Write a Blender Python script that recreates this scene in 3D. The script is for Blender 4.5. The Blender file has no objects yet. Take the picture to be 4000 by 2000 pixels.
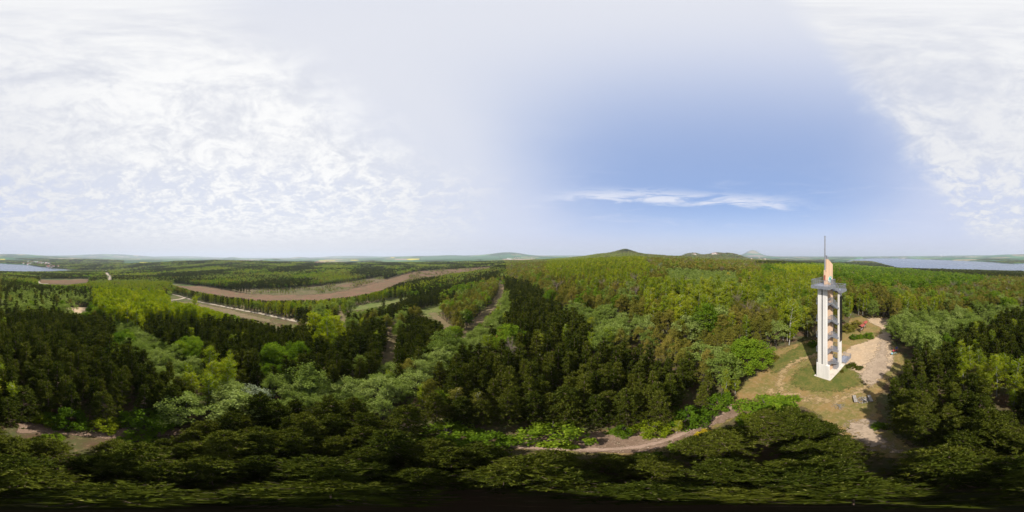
import bpy, bmesh, math, random
import numpy as np
from mathutils import Vector, Matrix, Euler

# ------------------------------------------------------------------ camera, sky, sun, exposure
SC = bpy.context.scene
COL = SC.collection
H = 25.5                      # drone height above the clearing
SUN_AZ, SUN_EL = -88.0, 50.0  # degrees, azimuth clockwise from +Y
R = math.radians
rng = np.random.default_rng(7)
random.seed(7)

cam_d = bpy.data.cameras.new('camera')
cam_d.type = 'PANO'
cam_d.panorama_type = 'EQUIRECTANGULAR'
cam_d.clip_start = 0.1
cam_d.clip_end = 120000
cam = bpy.data.objects.new('camera', cam_d)
COL.objects.link(cam)
cam.location = (0, 0, H)
cam.rotation_euler = (R(90), 0, 0)
SC.camera = cam

SC.render.engine = 'CYCLES'
cy = SC.cycles
cy.use_denoising = True
cy.denoising_input_passes = 'RGB_ALBEDO_NORMAL'
cy.denoising_prefilter = 'ACCURATE'
cy.denoiser = 'OPENIMAGEDENOISE'
cy.max_bounces = 6
cy.diffuse_bounces = 2
cy.glossy_bounces = 2
cy.transmission_bounces = 3
cy.transparent_max_bounces = 8
cy.volume_bounces = 0
cy.sample_clamp_indirect = 4.0
cy.caustics_reflective = False
cy.caustics_refractive = False
SC.view_settings.view_transform = 'Standard'
SC.view_settings.look = 'None'
SC.view_settings.exposure = 0.72
SC.view_settings.gamma = 1.0
SC.view_settings.use_curve_mapping = False


def adir(az, el=0.0):
    a, e = R(az), R(el)
    return Vector((math.sin(a) * math.cos(e), math.cos(a) * math.cos(e), math.sin(e)))


def pdir(px, py):
    return adir((px - 2000) * 0.09, (1000 - py) * 0.09)


class NB:
    """small node-graph helper"""
    def __init__(s, tree):
        s.t = tree
        s.n = tree.nodes
        s.l = tree.links

    def node(s, typ, **kw):
        n = s.n.new(typ)
        for k, v in kw.items():
            setattr(n, k, v)
        return n

    def put(s, sock, v):
        if isinstance(v, bpy.types.NodeSocket):
            s.l.new(v, sock)
        elif v is not None:
            if isinstance(v, (tuple, list)) and len(v) == 3 and sock.type == 'RGBA':
                v = (*v, 1)
            sock.default_value = v

    def math(s, op, a, b=None, c=None, clamp=False):
        n = s.node('ShaderNodeMath', operation=op, use_clamp=clamp)
        for i, v in enumerate((a, b, c)):
            if v is not None:
                s.put(n.inputs[i], v)
        return n.outputs[0]

    def vec(s, op, a, b=None, scale=None):
        n = s.node('ShaderNodeVectorMath', operation=op)
        s.put(n.inputs[0], a)
        if b is not None:
            s.put(n.inputs[1], b)
        if scale is not None:
            s.put(n.inputs['Scale'], scale)
        return n.outputs['Value'] if op in ('DOT_PRODUCT', 'LENGTH', 'DISTANCE') else n.outputs['Vector']

    def ramp(s, v, a, b, lo=0.0, hi=1.0, smooth=True):
        n = s.node('ShaderNodeMapRange', interpolation_type='SMOOTHSTEP' if smooth else 'LINEAR')
        s.put(n.inputs[0], v)
        for i, x in zip((1, 2, 3, 4), (a, b, lo, hi)):
            s.put(n.inputs[i], x)
        return n.outputs[0]

    def mix(s, f, a, b, blend='MIX'):
        n = s.node('ShaderNodeMix', data_type='RGBA', blend_type=blend)
        s.put(n.inputs[0], f)
        s.put(n.inputs[6], a)
        s.put(n.inputs[7], b)
        return n.outputs[2]

    def noise(s, vec, scale, detail=4, rough=0.55, dist=0.0, out=0, dims='3D'):
        n = s.node('ShaderNodeTexNoise', noise_dimensions=dims)
        s.put(n.inputs['Vector'], vec)
        s.put(n.inputs['Scale'], scale)
        s.put(n.inputs['Detail'], detail)
        s.put(n.inputs['Roughness'], rough)
        s.put(n.inputs['Distortion'], dist)
        return n.outputs[out]


def build_world():
    w = bpy.data.worlds.new('World')
    SC.world = w
    w.use_nodes = True
    b = NB(w.node_tree)
    b.n.clear()
    out = b.node('ShaderNodeOutputWorld')
    bg = b.node('ShaderNodeBackground')
    bg.inputs['Strength'].default_value = 0.0625
    b.l.new(bg.outputs[0], out.inputs[0])
    sky = b.node('ShaderNodeTexSky', sky_type='NISHITA', sun_disc=False, sun_elevation=R(SUN_EL), sun_rotation=R(SUN_AZ),
                 altitude=250, air_density=1.0, dust_density=0.6, ozone_density=1.2)
    d = b.node('ShaderNodeTexCoord').outputs['Generated']
    sep = b.node('ShaderNodeSeparateXYZ')
    b.l.new(d, sep.inputs[0])
    z = b.math('MAXIMUM', sep.outputs[2], 0.0)
    # planar cloud-layer coordinates
    k = b.math('DIVIDE', 1.0, b.math('ADD', z, 0.16))
    p = b.vec('SCALE', d, scale=k)
    sunv = tuple(adir(SUN_AZ, SUN_EL - 6))
    core = tuple(pdir(2830, 600))
    cs = b.vec('DOT_PRODUCT', d, sunv)
    cc = b.vec('DOT_PRODUCT', d, core)
    n_big = b.noise(p, 1.1, 5, 0.6, 0.4)
    n_mid = b.noise(p, 4.4, 8, 0.68, 0.6)
    n_fine = b.noise(p, 17.0, 6, 0.65, 0.4)
    # thin milky veil everywhere outside the blue window
    veil = b.ramp(b.math('ADD', cc, b.math('MULTIPLY', b.math('SUBTRACT', n_big, 0.5), 0.20)), 0.98, 0.30, 0.0, 0.84)
    hz = b.math('MAXIMUM', b.ramp(z, 0.0, 0.34, 0.66, 0.0), b.math('MULTIPLY', b.math('POWER', z, 3.6), 0.90))
    veil = b.math('SUBTRACT', 1.0, b.math('MULTIPLY', b.math('SUBTRACT', 1.0, veil), b.math('SUBTRACT', 1.0, hz)))
    blue = b.mix(0.72, b.mix(1.0, sky.outputs[0], (1.6, 1.75, 1.9), 'MULTIPLY'), (3.0, 4.3, 7.5))
    # veil colour: paler and warmer towards the sun
    sunny = b.ramp(cs, -0.35, 0.85)
    veil_c = b.mix(sunny, (6.3, 6.8, 8.6), (7.7, 7.85, 8.45))
    c1 = b.mix(veil, blue, veil_c)
    # the cloud deck: its edge slants across the sky on the tower side and frays out towards the open blue
    az0 = b.math('ARCTAN2', sep.outputs[0], sep.outputs[1])
    azp = b.math('ADD', az0, b.math('MULTIPLY', b.math('LESS_THAN', az0, 0.0), 2 * math.pi))
    elev = b.math('ARCSINE', b.math('MINIMUM', z, 0.9999))
    wob = b.math('ADD', b.math('MULTIPLY', b.math('SUBTRACT', n_mid, 0.5), 0.55), b.math('MULTIPLY', b.math('SUBTRACT', n_big, 0.5), 0.7))
    edge_r = b.math('ADD', 1.72, b.math('MULTIPLY', b.math('SUBTRACT', 1.40, elev), 0.78))
    m_r = b.ramp(b.math('ADD', b.math('SUBTRACT', azp, edge_r), b.math('MULTIPLY', wob, 0.45)), 0.0, 0.30)
    edge_l = b.math('SUBTRACT', 6.22, b.math('MULTIPLY', b.math('MAXIMUM', b.math('SUBTRACT', elev, 0.40), 0.0), 1.25))
    m_l = b.ramp(b.math('ADD', b.math('SUBTRACT', edge_l, azp), wob), -0.10, 0.75)
    deck = b.math('MULTIPLY', m_r, m_l)
    lowfade = b.ramp(z, 0.02, 0.16)
    gaps = b.ramp(b.math('ADD', n_mid, b.math('MULTIPLY', n_fine, 0.35)), 0.56, 0.78, 0.40, 1.0)
    # broken cloudlets in the lower part of the decks
    lowband = b.math('MULTIPLY', b.ramp(z, 0.10, 0.28), b.ramp(z, 0.62, 0.42))
    gaps = b.math('SUBTRACT', 1.0, b.math('MULTIPLY', b.math('SUBTRACT', 1.0, gaps), b.math('ADD', 0.35, b.math('MULTIPLY', lowband, 1.45))))
    deck = b.math('MULTIPLY', b.math('MULTIPLY', deck, gaps), b.math('ADD', 0.25, b.math('MULTIPLY', lowfade, 0.75)))
    shade = b.ramp(b.math('ADD', n_mid, b.math('MULTIPLY', n_fine, 0.4)), 0.42, 0.86)
    glow = b.ramp(cs, 0.35, 0.98)
    cl_d = b.mix(sunny, (5.9, 6.25, 7.4), (6.6, 6.8, 7.5))
    cl_b = b.mix(glow, (8.2, 8.3, 8.6), (9.6, 9.6, 9.6))
    cloud_c = b.mix(shade, cl_d, cl_b)
    c2 = b.mix(deck, c1, cloud_c)
    # the streak of cirrus above the tower-side horizon
    az = b.math('ARCTAN2', sep.outputs[0], sep.outputs[1])
    st_v = b.node('ShaderNodeCombineXYZ')
    b.l.new(az, st_v.inputs[0])
    b.put(st_v.inputs[1], b.math('MULTIPLY', z, 7.0))
    st_n = b.noise(st_v.outputs[0], 3.4, 7, 0.62, 0.7)
    line = b.math('ADD', 0.345, b.math('MULTIPLY', b.math('SINE', b.math('MULTIPLY', az, 2.6)), 0.02))
    wisp = b.ramp(b.noise(st_v.outputs[0], 2.0, 7, 0.66, 1.2), 0.50, 0.78, 0.0, 0.30)
    dz = b.math('ABSOLUTE', b.math('ADD', b.math('SUBTRACT', z, line), b.math('MULTIPLY', b.math('SUBTRACT', st_n, 0.5), 0.16)))
    st = b.math('MULTIPLY', b.ramp(dz, 0.055, 0.0), b.math('MULTIPLY', b.ramp(az, 0.05, 0.6), b.ramp(az, 1.9, 1.5)))
    st = b.math('MAXIMUM', b.math('MULTIPLY', st, b.ramp(st_n, 0.33, 0.60)), b.math('MULTIPLY', wisp, b.math('MULTIPLY', b.ramp(z, 0.04, 0.2), b.ramp(z, 0.62, 0.3))))
    c3 = b.mix(b.math('MULTIPLY', st, 0.85), c2, (8.2, 8.4, 9.3))
    # greyer air close to the horizon
    low = b.ramp(z, 0.0, 0.17, 0.62, 0.0)
    c4 = b.mix(low, c3, b.mix(sunny, (5.9, 6.1, 7.3), (6.9, 6.8, 7.1)))
    b.l.new(c4, bg.inputs[0])


build_world()
sun_d = bpy.data.lights.new('sun', 'SUN')
sun_d.energy = 5.0
sun_d.angle = R(0.6)
sun_d.color = (1.0, 0.95, 0.87)
sun = bpy.data.objects.new('sun', sun_d)
COL.objects.link(sun)
sun.rotation_euler = (-adir(SUN_AZ, SUN_EL)).to_track_quat('-Z', 'Y').to_euler()

# ------------------------------------------------------------------ terrain
RS = np.array([0, 25, 60, 100, 150, 200, 300, 450, 700, 1000, 1500, 2500, 4000, 8000, 15000, 30000], float)
ZT = np.array([
    [0, 0, -2.5, -6, -9.5, -13, -20, -32, -50, -64, -64, -60, -40, 10, 80, 120],          # x=0
    [0, 0, -4, -9, -14, -18, -26, -37, -53, -64, -64, -62, -58, -40, -30, -60],
    [0, 0, -5, -11, -16, -20, -27, -37, -48, -55, -57, -62, -72, -90, -130, -230],
    [0, 0, -5, -12, -17, -21, -27, -31, -36, -38, -46, -62, -76, -105, -150, -260],
    [0, 0, -5, -12, -18, -23, -27, -28, -28, -30, -42, -66, -86, -120, -165, -280],       # x=1000
    [0, 0, -4, -11, -17, -22, -26, -27, -26, -28, -40, -64, -84, -105, -130, -200],
    [0, 0, -3.5, -9, -14, -18, -24, -27, -27, -28, -38, -58, -70, -60, -40, -30],
    [0, 0, -2, -6, -10, -14, -19, -23, -25, -27, -34, -46, -50, -20, 20, 40],
    [0, 0, -.5, -2, -3.5, -5, -6, -6, -10, -16, -24, -32, -30, 20, 60, 100],              # x=2000
    [0, 0, 1, 2, 4, 7, 8, 4, -2, -5, -8, -10, -8, 30, 60, 100],
    [0, 0, 2, 4, 7, 10, 12, 10, 6, 8, 10, 4, 0, 40, 80, 100],
    [0, 0, 1.5, 3, 5.5, 8, 10, 6, 0, -4, 2, 4, 0, 20, 40, 60],
    [0, 0, .5, 1, 1.5, 2, 2, 0, -5, -12, -25, -40, -45, -30, 0, 20],                      # x=3000
    [0, 0, 0, -1, -2, -4, -7, -11, -19, -30, -45, -60, -62, -55, -20, 20],
    [0, 0, -.5, -2.5, -5, -8, -13, -20, -34, -58, -62, -62, -62, -50, -10, 30],
    [0, 0, -1.5, -4.5, -8, -11, -17, -26, -40, -62, -62, -62, -50, -20, 40, 80]], float)
LAKE_Z = -70.0
# lake shore: azimuth (0..360, clockwise), near and far radius
LK = np.array([[118, 2900, 3100], [122, 2750, 5200], [126, 2500, 6300], [130, 1700, 6500], [135, 1150, 6360], [144, 980, 4680], [153, 960, 3650],
               [162, 950, 2880], [170, 950, 2350], [175, 950, 1950], [180, 950, 2050], [189, 950, 1735], [198, 955, 1213], [209, 960, 1050], [217, 985, 1000]], float)
S0 = 30.0
SG = np.linspace(math.log(S0), math.log(RS[-1] + S0), 320)


def _table():
    out = []
    for row in ZT:
        f = np.interp(SG, np.log(RS + S0), row)
        kern = np.exp(-0.5 * (np.arange(-9, 10) / 4.0) ** 2)
        kern /= kern.sum()
        f = np.convolve(np.pad(f, 9, mode='edge'), kern, 'valid')
        out.append(f)
    return np.array(out)


TAB = _table()
BUMPS = [  # px x, distance, height, lateral radius, radial radius
    (2443, 1500, 34, 62, 160), (2420, 1500, 34, 190, 260), (2330, 1520, 14, 200, 300), (2560, 1350, 10, 160, 220),
    (2862, 2100, 58, 110, 260), (2795, 2000, 46, 110, 260), (2705, 2050, 44, 75, 220), (2660, 900, 10, 160, 160),
    (2940, 9000, 300, 330, 700), (2940, 9000, 60, 900, 1500),
    (1985, 6500, 150, 620, 900), (1900, 7500, 60, 1500, 900), (1740, 6500, 42, 500, 700), (1600, 7500, 50, 1500, 900),
    (908, 9000, 96, 330, 500), (1075, 4200, 44, 130, 200), (1035, 4300, 28, 160, 200), (1170, 11000, 110, 500, 800), (1350, 14000, 150, 1800, 900),
    (60, 7000, 90, 1500, 900), (170, 4200, 40, 700, 500), (330, 2500, 24, 420, 240), (430, 12000, 260, 2500, 1200), (700, 15000, 150, 3000, 1200),
    (620, 1250, 14, 400, 160), (880, 1250, 16, 320, 160), (3700, 9500, 55, 3000, 1200), (3950, 6500, 30, 1600, 900), (3250, 6000, 35, 2000, 900)]


def hash_wave(x, y, s, k):
    return (np.sin(x / s * 1.3 + k) * np.cos(y / s * 1.1 - 1.7 * k) + 0.6 * np.sin((x * 0.6 + y * 1.2) / s * 1.9 + 2.1 * k))


def terrain(x, y):
    x = np.asarray(x, float)
    y = np.asarray(y, float)
    r = np.hypot(x, y)
    az = np.degrees(np.arctan2(x, y))
    q = ((az + 180.0) / 22.5) % 16.0
    i = np.floor(q).astype(int)
    t = q - i
    s = (np.log(r + S0) - SG[0]) / (SG[1] - SG[0])
    j = np.clip(np.floor(s).astype(int), 0, len(SG) - 2)
    u = np.clip(s - j, 0, 1)

    def at(k):
        row = TAB[(i + k) % 16, j] * (1 - u) + TAB[(i + k) % 16, j + 1] * u
        return row
    a, b, c, d = at(-1), at(0), at(1), at(2)
    z = b + 0.5 * t * (c - a + t * (2 * a - 5 * b + 4 * c - d + t * (3 * (b - c) + d - a)))
    w = np.clip((r - 60) / 300, 0, 1)
    z = z + w * 1.3 * hash_wave(x, y, 70, 0.4) + np.clip((r - 500) / 2000, 0, 1) * 4.0 * hash_wave(x, y, 420, 1.9)
    z = z + np.clip((r - 3000) / 6000, 0, 1) * 12 * hash_wave(x, y, 1500, 0.8)
    for (bx, br, bh, sl, sr) in BUMPS:
        ca = R((bx - 2000) * 0.09)
        dx, dy = math.sin(ca), math.cos(ca)
        along = x * dx + y * dy - br
        side = x * dy - y * dx
        z = z + bh * np.exp(-0.5 * ((along / sr) ** 2 + (side / sl) ** 2))
    # lake bed
    a360 = az % 360
    n = np.interp(a360, LK[:, 0], LK[:, 1])
    f = np.interp(a360, LK[:, 0], LK[:, 2])
    edge = np.minimum(r - n, f - r) + 25 * hash_wave(x, y, 130, 3.0)
    edge = np.minimum(edge, (a360 - 118) / 57.3 * r)
    edge = np.minimum(edge, (217 - a360) / 57.3 * r)
    m = np.clip(edge / 60 + 0.5, 0, 1)
    shore = np.clip(1 - np.abs(edge + 40) / 200, 0, 1)
    z = np.where(edge > -240, z * (1 - shore) + (LAKE_Z + 3) * shore, z)
    z = z * (1 - m) + (LAKE_Z - 5) * m
    return z


def tz(x, y):
    return float(terrain(np.array([x]), np.array([y]))[0])


RM = np.concatenate([np.arange(0.5, 160, 0.5), np.geomspace(160, 30000, 700)])


def hit(px, py):
    """ground point seen at a photo pixel"""
    d = pdir(px, py)
    h = math.hypot(d.x, d.y)
    x, y = RM * d.x / h, RM * d.y / h
    line = H + RM * d.z / h
    dz = line - terrain(x, y)
    k = np.argmax(dz < 0)
    if dz[k] >= 0:
        k = len(RM) - 1
    k = max(k, 1)
    f = dz[k - 1] / (dz[k - 1] - dz[k] + 1e-9)
    r = RM[k - 1] + (RM[k] - RM[k - 1]) * min(max(f, 0), 1)
    X, Y = r * d.x / h, r * d.y / h
    return Vector((X, Y, tz(X, Y)))


def polar(px, r):
    a = R((px - 2000) * 0.09)
    return Vector((r * math.sin(a), r * math.cos(a), tz(r * math.sin(a), r * math.cos(a))))


# ------------------------------------------------------------------ object helpers
def link(o, parent=None):
    COL.objects.link(o)
    if parent is not None:
        o.parent = parent
    return o


def tag(o, label=None, cat=None, group=None, kind=None):
    for k, v in (('label', label), ('category', cat), ('group', group), ('kind', kind)):
        if v:
            o[k] = v
    return o


def empty(name, loc=(0, 0, 0), rz=0.0):
    o = bpy.data.objects.new(name, None)
    o.location = loc
    o.rotation_euler = (0, 0, rz)
    o.empty_display_size = 0.2
    return link(o)


def mesh_from(name, V, F, mats=(), midx=None, smooth=False):
    me = bpy.data.meshes.new(name)
    V = np.asarray(V, np.float32)
    if isinstance(F, np.ndarray):
        nf, k = F.shape
        me.vertices.add(len(V))
        me.vertices.foreach_set('co', V.ravel())
        me.loops.add(nf * k)
        me.loops.foreach_set('vertex_index', F.astype(np.int32).ravel())
        me.polygons.add(nf)
        me.polygons.foreach_set('loop_start', np.arange(0, nf * k, k, dtype=np.int32))
        me.polygons.foreach_set('loop_total', np.full(nf, k, np.int32))
    else:
        me.from_pydata([tuple(v) for v in V], [], F)
        nf = len(F)
    for m in mats:
        me.materials.append(m)
    if midx is not None:
        me.polygons.foreach_set('material_index', np.asarray(midx, np.int32))
    if smooth:
        me.polygons.foreach_set('use_smooth', np.ones(nf, bool))
    me.update(calc_edges=True)
    me.validate()
    return me


def obj(name, me, parent=None):
    return link(bpy.data.objects.new(name, me), parent)


class MB:
    """collects boxes, bars and prisms into one mesh"""
    def __init__(s):
        s.V, s.F = [], []

    def box(s, x0, x1, y0, y1, z0, z1):
        n = len(s.V)
        s.V += [(x, y, z) for z in (z0, z1) for y in (y0, y1) for x in (x0, x1)]
        s.F += [tuple(n + i for i in f) for f in ((0, 2, 3, 1), (4, 5, 7, 6), (0, 1, 5, 4), (2, 6, 7, 3), (0, 4, 6, 2), (1, 3, 7, 5))]
        return s

    def bar(s, a, b, w, h=None, up=(0, 0, 1)):
        h = h or w
        a, b = Vector(a), Vector(b)
        d = (b - a).normalized()
        sd = d.cross(Vector(up))
        if sd.length < 1e-4:
            sd = d.cross(Vector((1, 0, 0)))
        sd.normalize()
        u = sd.cross(d)
        n = len(s.V)
        for p in (a, b):
            for i, j in ((-1, -1), (1, -1), (1, 1), (-1, 1)):
                s.V.append(tuple(p + sd * (i * w / 2) + u * (j * h / 2)))
        s.F += [tuple(n + i for i in f) for f in ((0, 1, 2, 3), (7, 6, 5, 4), (0, 4, 5, 1), (1, 5, 6, 2), (2, 6, 7, 3), (3, 7, 4, 0))]
        return s

    def tube(s, pts, rad, k=8):
        pts = [Vector(p) for p in pts]
        n = len(s.V)
        for i, p in enumerate(pts):
            d = (pts[min(i + 1, len(pts) - 1)] - pts[max(i - 1, 0)]).normalized()
            a = d.cross(Vector((0, 0, 1)))
            if a.length < 1e-3:
                a = Vector((1, 0, 0))
            a.normalize()
            c = a.cross(d)
            r = rad[i] if isinstance(rad, (list, tuple)) else rad
            for j in range(k):
                t = 2 * math.pi * j / k
                s.V.append(tuple(p + a * (r * math.cos(t)) + c * (r * math.sin(t))))
        for i in range(len(pts) - 1):
            for j in range(k):
                s.F.append((n + i * k + j, n + i * k + (j + 1) % k, n + (i + 1) * k + (j + 1) % k, n + (i + 1) * k + j))
        s.F.append(tuple(n + j for j in reversed(range(k))))
        s.F.append(tuple(n + (len(pts) - 1) * k + j for j in range(k)))
        return s

    def prism(s, poly, z0, z1):
        n, k = len(s.V), len(poly)
        s.V += [(x, y, z0) for x, y in poly] + [(x, y, z1) for x, y in poly]
        s.F += [tuple(n + i for i in reversed(range(k))), tuple(n + k + i for i in range(k))]
        s.F += [(n + i, n + (i + 1) % k, n + k + (i + 1) % k, n + k + i) for i in range(k)]
        return s

    def build(s, name, mat, parent=None, bevel=0.0, smooth=False):
        me = mesh_from(name, s.V, s.F, [mat] if mat else [])
        if smooth:
            me.polygons.foreach_set('use_smooth', np.ones(len(me.polygons), bool))
        o = obj(name, me, parent)
        if bevel:
            m = o.modifiers.new('bevel', 'BEVEL')
            m.width = bevel
            m.segments = 2
            m.limit_method = 'ANGLE'
        return o


# ------------------------------------------------------------------ materials
def mat(name):
    m = bpy.data.materials.new(name)
    m.use_nodes = True
    b = NB(m.node_tree)
    b.n.clear()
    out = b.node('ShaderNodeOutputMaterial')
    return m, b, out


def simple(name, col, rough=0.7, metal=0.0, var=0.12, scale=3.0, streak=False, bump=0.0):
    m, b, out = mat(name)
    p = b.node('ShaderNodeBsdfPrincipled')
    co = b.node('ShaderNodeTexCoord').outputs['Object']
    if streak:
        mp = b.node('ShaderNodeMapping')
        b.l.new(co, mp.inputs[0])
        mp.inputs['Scale'].default_value = (1, 1, 0.08)
        co = mp.outputs[0]
    n = b.noise(co, scale, 6, 0.65)
    c2 = tuple(max(0, x * (1 - var * 2.2)) for x in col)
    c3 = tuple(min(1, x * (1 + var * 0.6)) for x in col)
    b.l.new(b.mix(b.ramp(n, 0.3, 0.72), c2, c3), p.inputs['Base Color'])
    p.inputs['Roughness'].default_value = rough
    p.inputs['Metallic'].default_value = metal
    if bump:
        bn = b.node('ShaderNodeBump')
        bn.inputs['Strength'].default_value = bump
        bn.inputs['Distance'].default_value = 0.02
        b.l.new(b.noise(co, scale * 6, 4), bn.inputs['Height'])
        b.l.new(bn.outputs[0], p.inputs['Normal'])
    b.l.new(p.outputs[0], out.inputs[0])
    return m


def leaf(name, lo, mid, hi, trans=0.35, gloss=0.0):
    """foliage: colour varies by leaf and by tree, light passes through"""
    m, b, out = mat(name)
    t = b.node('ShaderNodeAttribute', attribute_name='tint').outputs['Fac']
    rnd = b.node('ShaderNodeObjectInfo').outputs['Random']
    v = b.math('ADD', b.math('MULTIPLY', t, 0.55), b.math('MULTIPLY', rnd, 0.5))
    cr = b.node('ShaderNodeValToRGB')
    cr.color_ramp.elements[0].position = 0.1
    cr.color_ramp.elements[0].color = (*lo, 1)
    cr.color_ramp.elements[1].position = 0.95
    cr.color_ramp.elements[1].color = (*hi, 1)
    e = cr.color_ramp.elements.new(0.5)
    e.color = (*mid, 1)
    b.l.new(v, cr.inputs[0])
    df = b.node('ShaderNodeBsdfDiffuse')
    tr = b.node('ShaderNodeBsdfTranslucent')
    b.l.new(cr.outputs[0], df.inputs[0])
    b.l.new(b.mix(1.0, cr.outputs[0], (1.15, 1.2, 0.5), 'MULTIPLY'), tr.inputs[0])
    mx = b.node('ShaderNodeMixShader')
    mx.inputs[0].default_value = trans
    b.l.new(df.outputs[0], mx.inputs[1])
    b.l.new(tr.outputs[0], mx.inputs[2])
    b.l.new(mx.outputs[0], out.inputs[0])
    return m


def ground_cover(name, cols, scale, feather_noise=1.2, specks=None, speck_scale=5.0, bump=0.4):
    """sheet laid on the ground: three colours by noise, ragged edge through the attribute 'fade'"""
    m, b, out = mat(name)
    pos = b.node('ShaderNodeNewGeometry').outputs['Position']
    n1 = b.noise(pos, scale, 6, 0.65)
    n2 = b.noise(pos, scale * 5.3, 5, 0.7)
    c = b.mix(b.ramp(n1, 0.36, 0.62), cols[0], cols[1])
    c = b.mix(b.ramp(n2, 0.45, 0.72), c, cols[2])
    n3 = b.noise(pos, speck_scale, 3, 0.6)
    if specks:
        c = b.mix(b.ramp(n3, 0.62, 0.70), c, specks)
    p = b.node('ShaderNodeBsdfPrincipled')
    p.inputs['Roughness'].default_value = 0.95
    p.inputs['Specular IOR Level'].default_value = 0.1
    b.l.new(c, p.inputs['Base Color'])
    bn = b.node('ShaderNodeBump')
    bn.inputs['Strength'].default_value = bump
    bn.inputs['Distance'].default_value = 0.15
    b.l.new(b.math('ADD', n2, b.math('MULTIPLY', n3, 0.5)), bn.inputs['Height'])
    b.l.new(bn.outputs[0], p.inputs['Normal'])
    fade = b.node('ShaderNodeAttribute', attribute_name='fade').outputs['Fac']
    e = b.math('ADD', fade, b.math('MULTIPLY', b.math('SUBTRACT', b.noise(pos, scale * 2.2, 6, 0.7), 0.5), feather_noise))
    a = b.ramp(e, 0.40, 0.62)
    tr = b.node('ShaderNodeBsdfTransparent')
    mx = b.node('ShaderNodeMixShader')
    b.l.new(a, mx.inputs[0])
    b.l.new(tr.outputs[0], mx.inputs[1])
    b.l.new(p.outputs[0], mx.inputs[2])
    b.l.new(mx.outputs[0], out.inputs[0])
    return m


def ground_material():
    m, b, out = mat('ground')
    pos = b.node('ShaderNodeNewGeometry').outputs['Position']
    r = b.vec('LENGTH', b.vec('MULTIPLY', pos, (1, 1, 0)))
    n1 = b.noise(pos, 0.25, 6, 0.65)
    n2 = b.noise(pos, 1.7, 6, 0.7)
    floor = b.mix(b.ramp(n1, 0.38, 0.64), (0.075, 0.048, 0.028), (0.060, 0.066, 0.024))
    floor = b.mix(b.ramp(n2, 0.50, 0.74), floor, (0.16, 0.11, 0.065))
    # middle distance: heath and scrub
    n3 = b.noise(pos, 0.02, 6, 0.6)
    n4 = b.noise(pos, 0.15, 6, 0.65)
    heath = b.mix(b.ramp(n3, 0.42, 0.60), (0.05, 0.075, 0.022), (0.13, 0.105, 0.055))
    heath = b.mix(b.ramp(n4, 0.46, 0.66), heath, (0.045, 0.07, 0.02))
    c = b.mix(b.ramp(r, 90, 220), floor, heath)
    # far: mosaic of fields and woods
    mp = b.vec('MULTIPLY', pos, (1, 1, 0))
    wp = b.vec('ADD', mp, b.vec('SCALE', b.noise(mp, 0.0012, 3, 0.5, 0, 1), scale=420.0))
    vo = b.node('ShaderNodeTexVoronoi', feature='F1', distance='MANHATTAN')
    b.put(vo.inputs['Vector'], wp)
    vo.inputs['Scale'].default_value = 0.0017
    vr = b.node('ShaderNodeValToRGB')
    vr.color_ramp.interpolation = 'CONSTANT'
    el = vr.color_ramp.elements
    el[0].position, el[0].color = 0.0, (0.035, 0.105, 0.045, 1)
    el[1].position, el[1].color = 0.26, (0.055, 0.14, 0.055, 1)
    for ps, cc in ((0.42, (0.20, 0.17, 0.10)), (0.52, (0.03, 0.06, 0.025)), (0.68, (0.10, 0.15, 0.06)), (0.80, (0.26, 0.22, 0.15)), (0.87, (0.035, 0.07, 0.03))):
        x = el.new(ps)
        x.color = (*cc, 1)
    sx = b.node('ShaderNodeSeparateXYZ')
    b.l.new(vo.outputs['Color'], sx.inputs[0])
    b.l.new(sx.outputs[0], vr.inputs[0])
    wood = b.ramp(b.noise(mp, 0.0011, 6, 0.62), 0.50, 0.54)
    far = b.mix(wood, vr.outputs[0], (0.030, 0.055, 0.022))
    c = b.mix(b.ramp(r, 1350, 1900), c, far)
    p = b.node('ShaderNodeBsdfPrincipled')
    p.inputs['Roughness'].default_value = 1.0
    p.inputs['Specular IOR Level'].default_value = 0.05
    b.l.new(c, p.inputs['Base Color'])
    bn = b.node('ShaderNodeBump')
    bn.inputs['Strength'].default_value = 0.5
    bn.inputs['Distance'].default_value = 0.2
    b.l.new(n2, bn.inputs['Height'])
    b.l.new(bn.outputs[0], p.inputs['Normal'])
    b.l.new(p.outputs[0], out.inputs[0])
    return m


def water_material():
    m, b, out = mat('lake_water')
    p = b.node('ShaderNodeBsdfPrincipled')
    pos = b.node('ShaderNodeNewGeometry').outputs['Position']
    n = b.noise(pos, 0.004, 5, 0.6, 0.6)
    b.l.new(b.mix(b.ramp(n, 0.4, 0.62), (0.05, 0.075, 0.12), (0.085, 0.105, 0.145)), p.inputs['Base Color'])
    b.l.new(b.ramp(n, 0.4, 0.62, 0.22, 0.34), p.inputs['Roughness'])
    p.inputs['IOR'].default_value = 1.33
    bn = b.node('ShaderNodeBump')
    bn.inputs['Strength'].default_value = 0.5
    bn.inputs['Distance'].default_value = 0.3
    b.l.new(b.noise(pos, 0.35, 3), bn.inputs['Height'])
    b.l.new(bn.outputs[0], p.inputs['Normal'])
    b.l.new(p.outputs[0], out.inputs[0])
    return m


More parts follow.
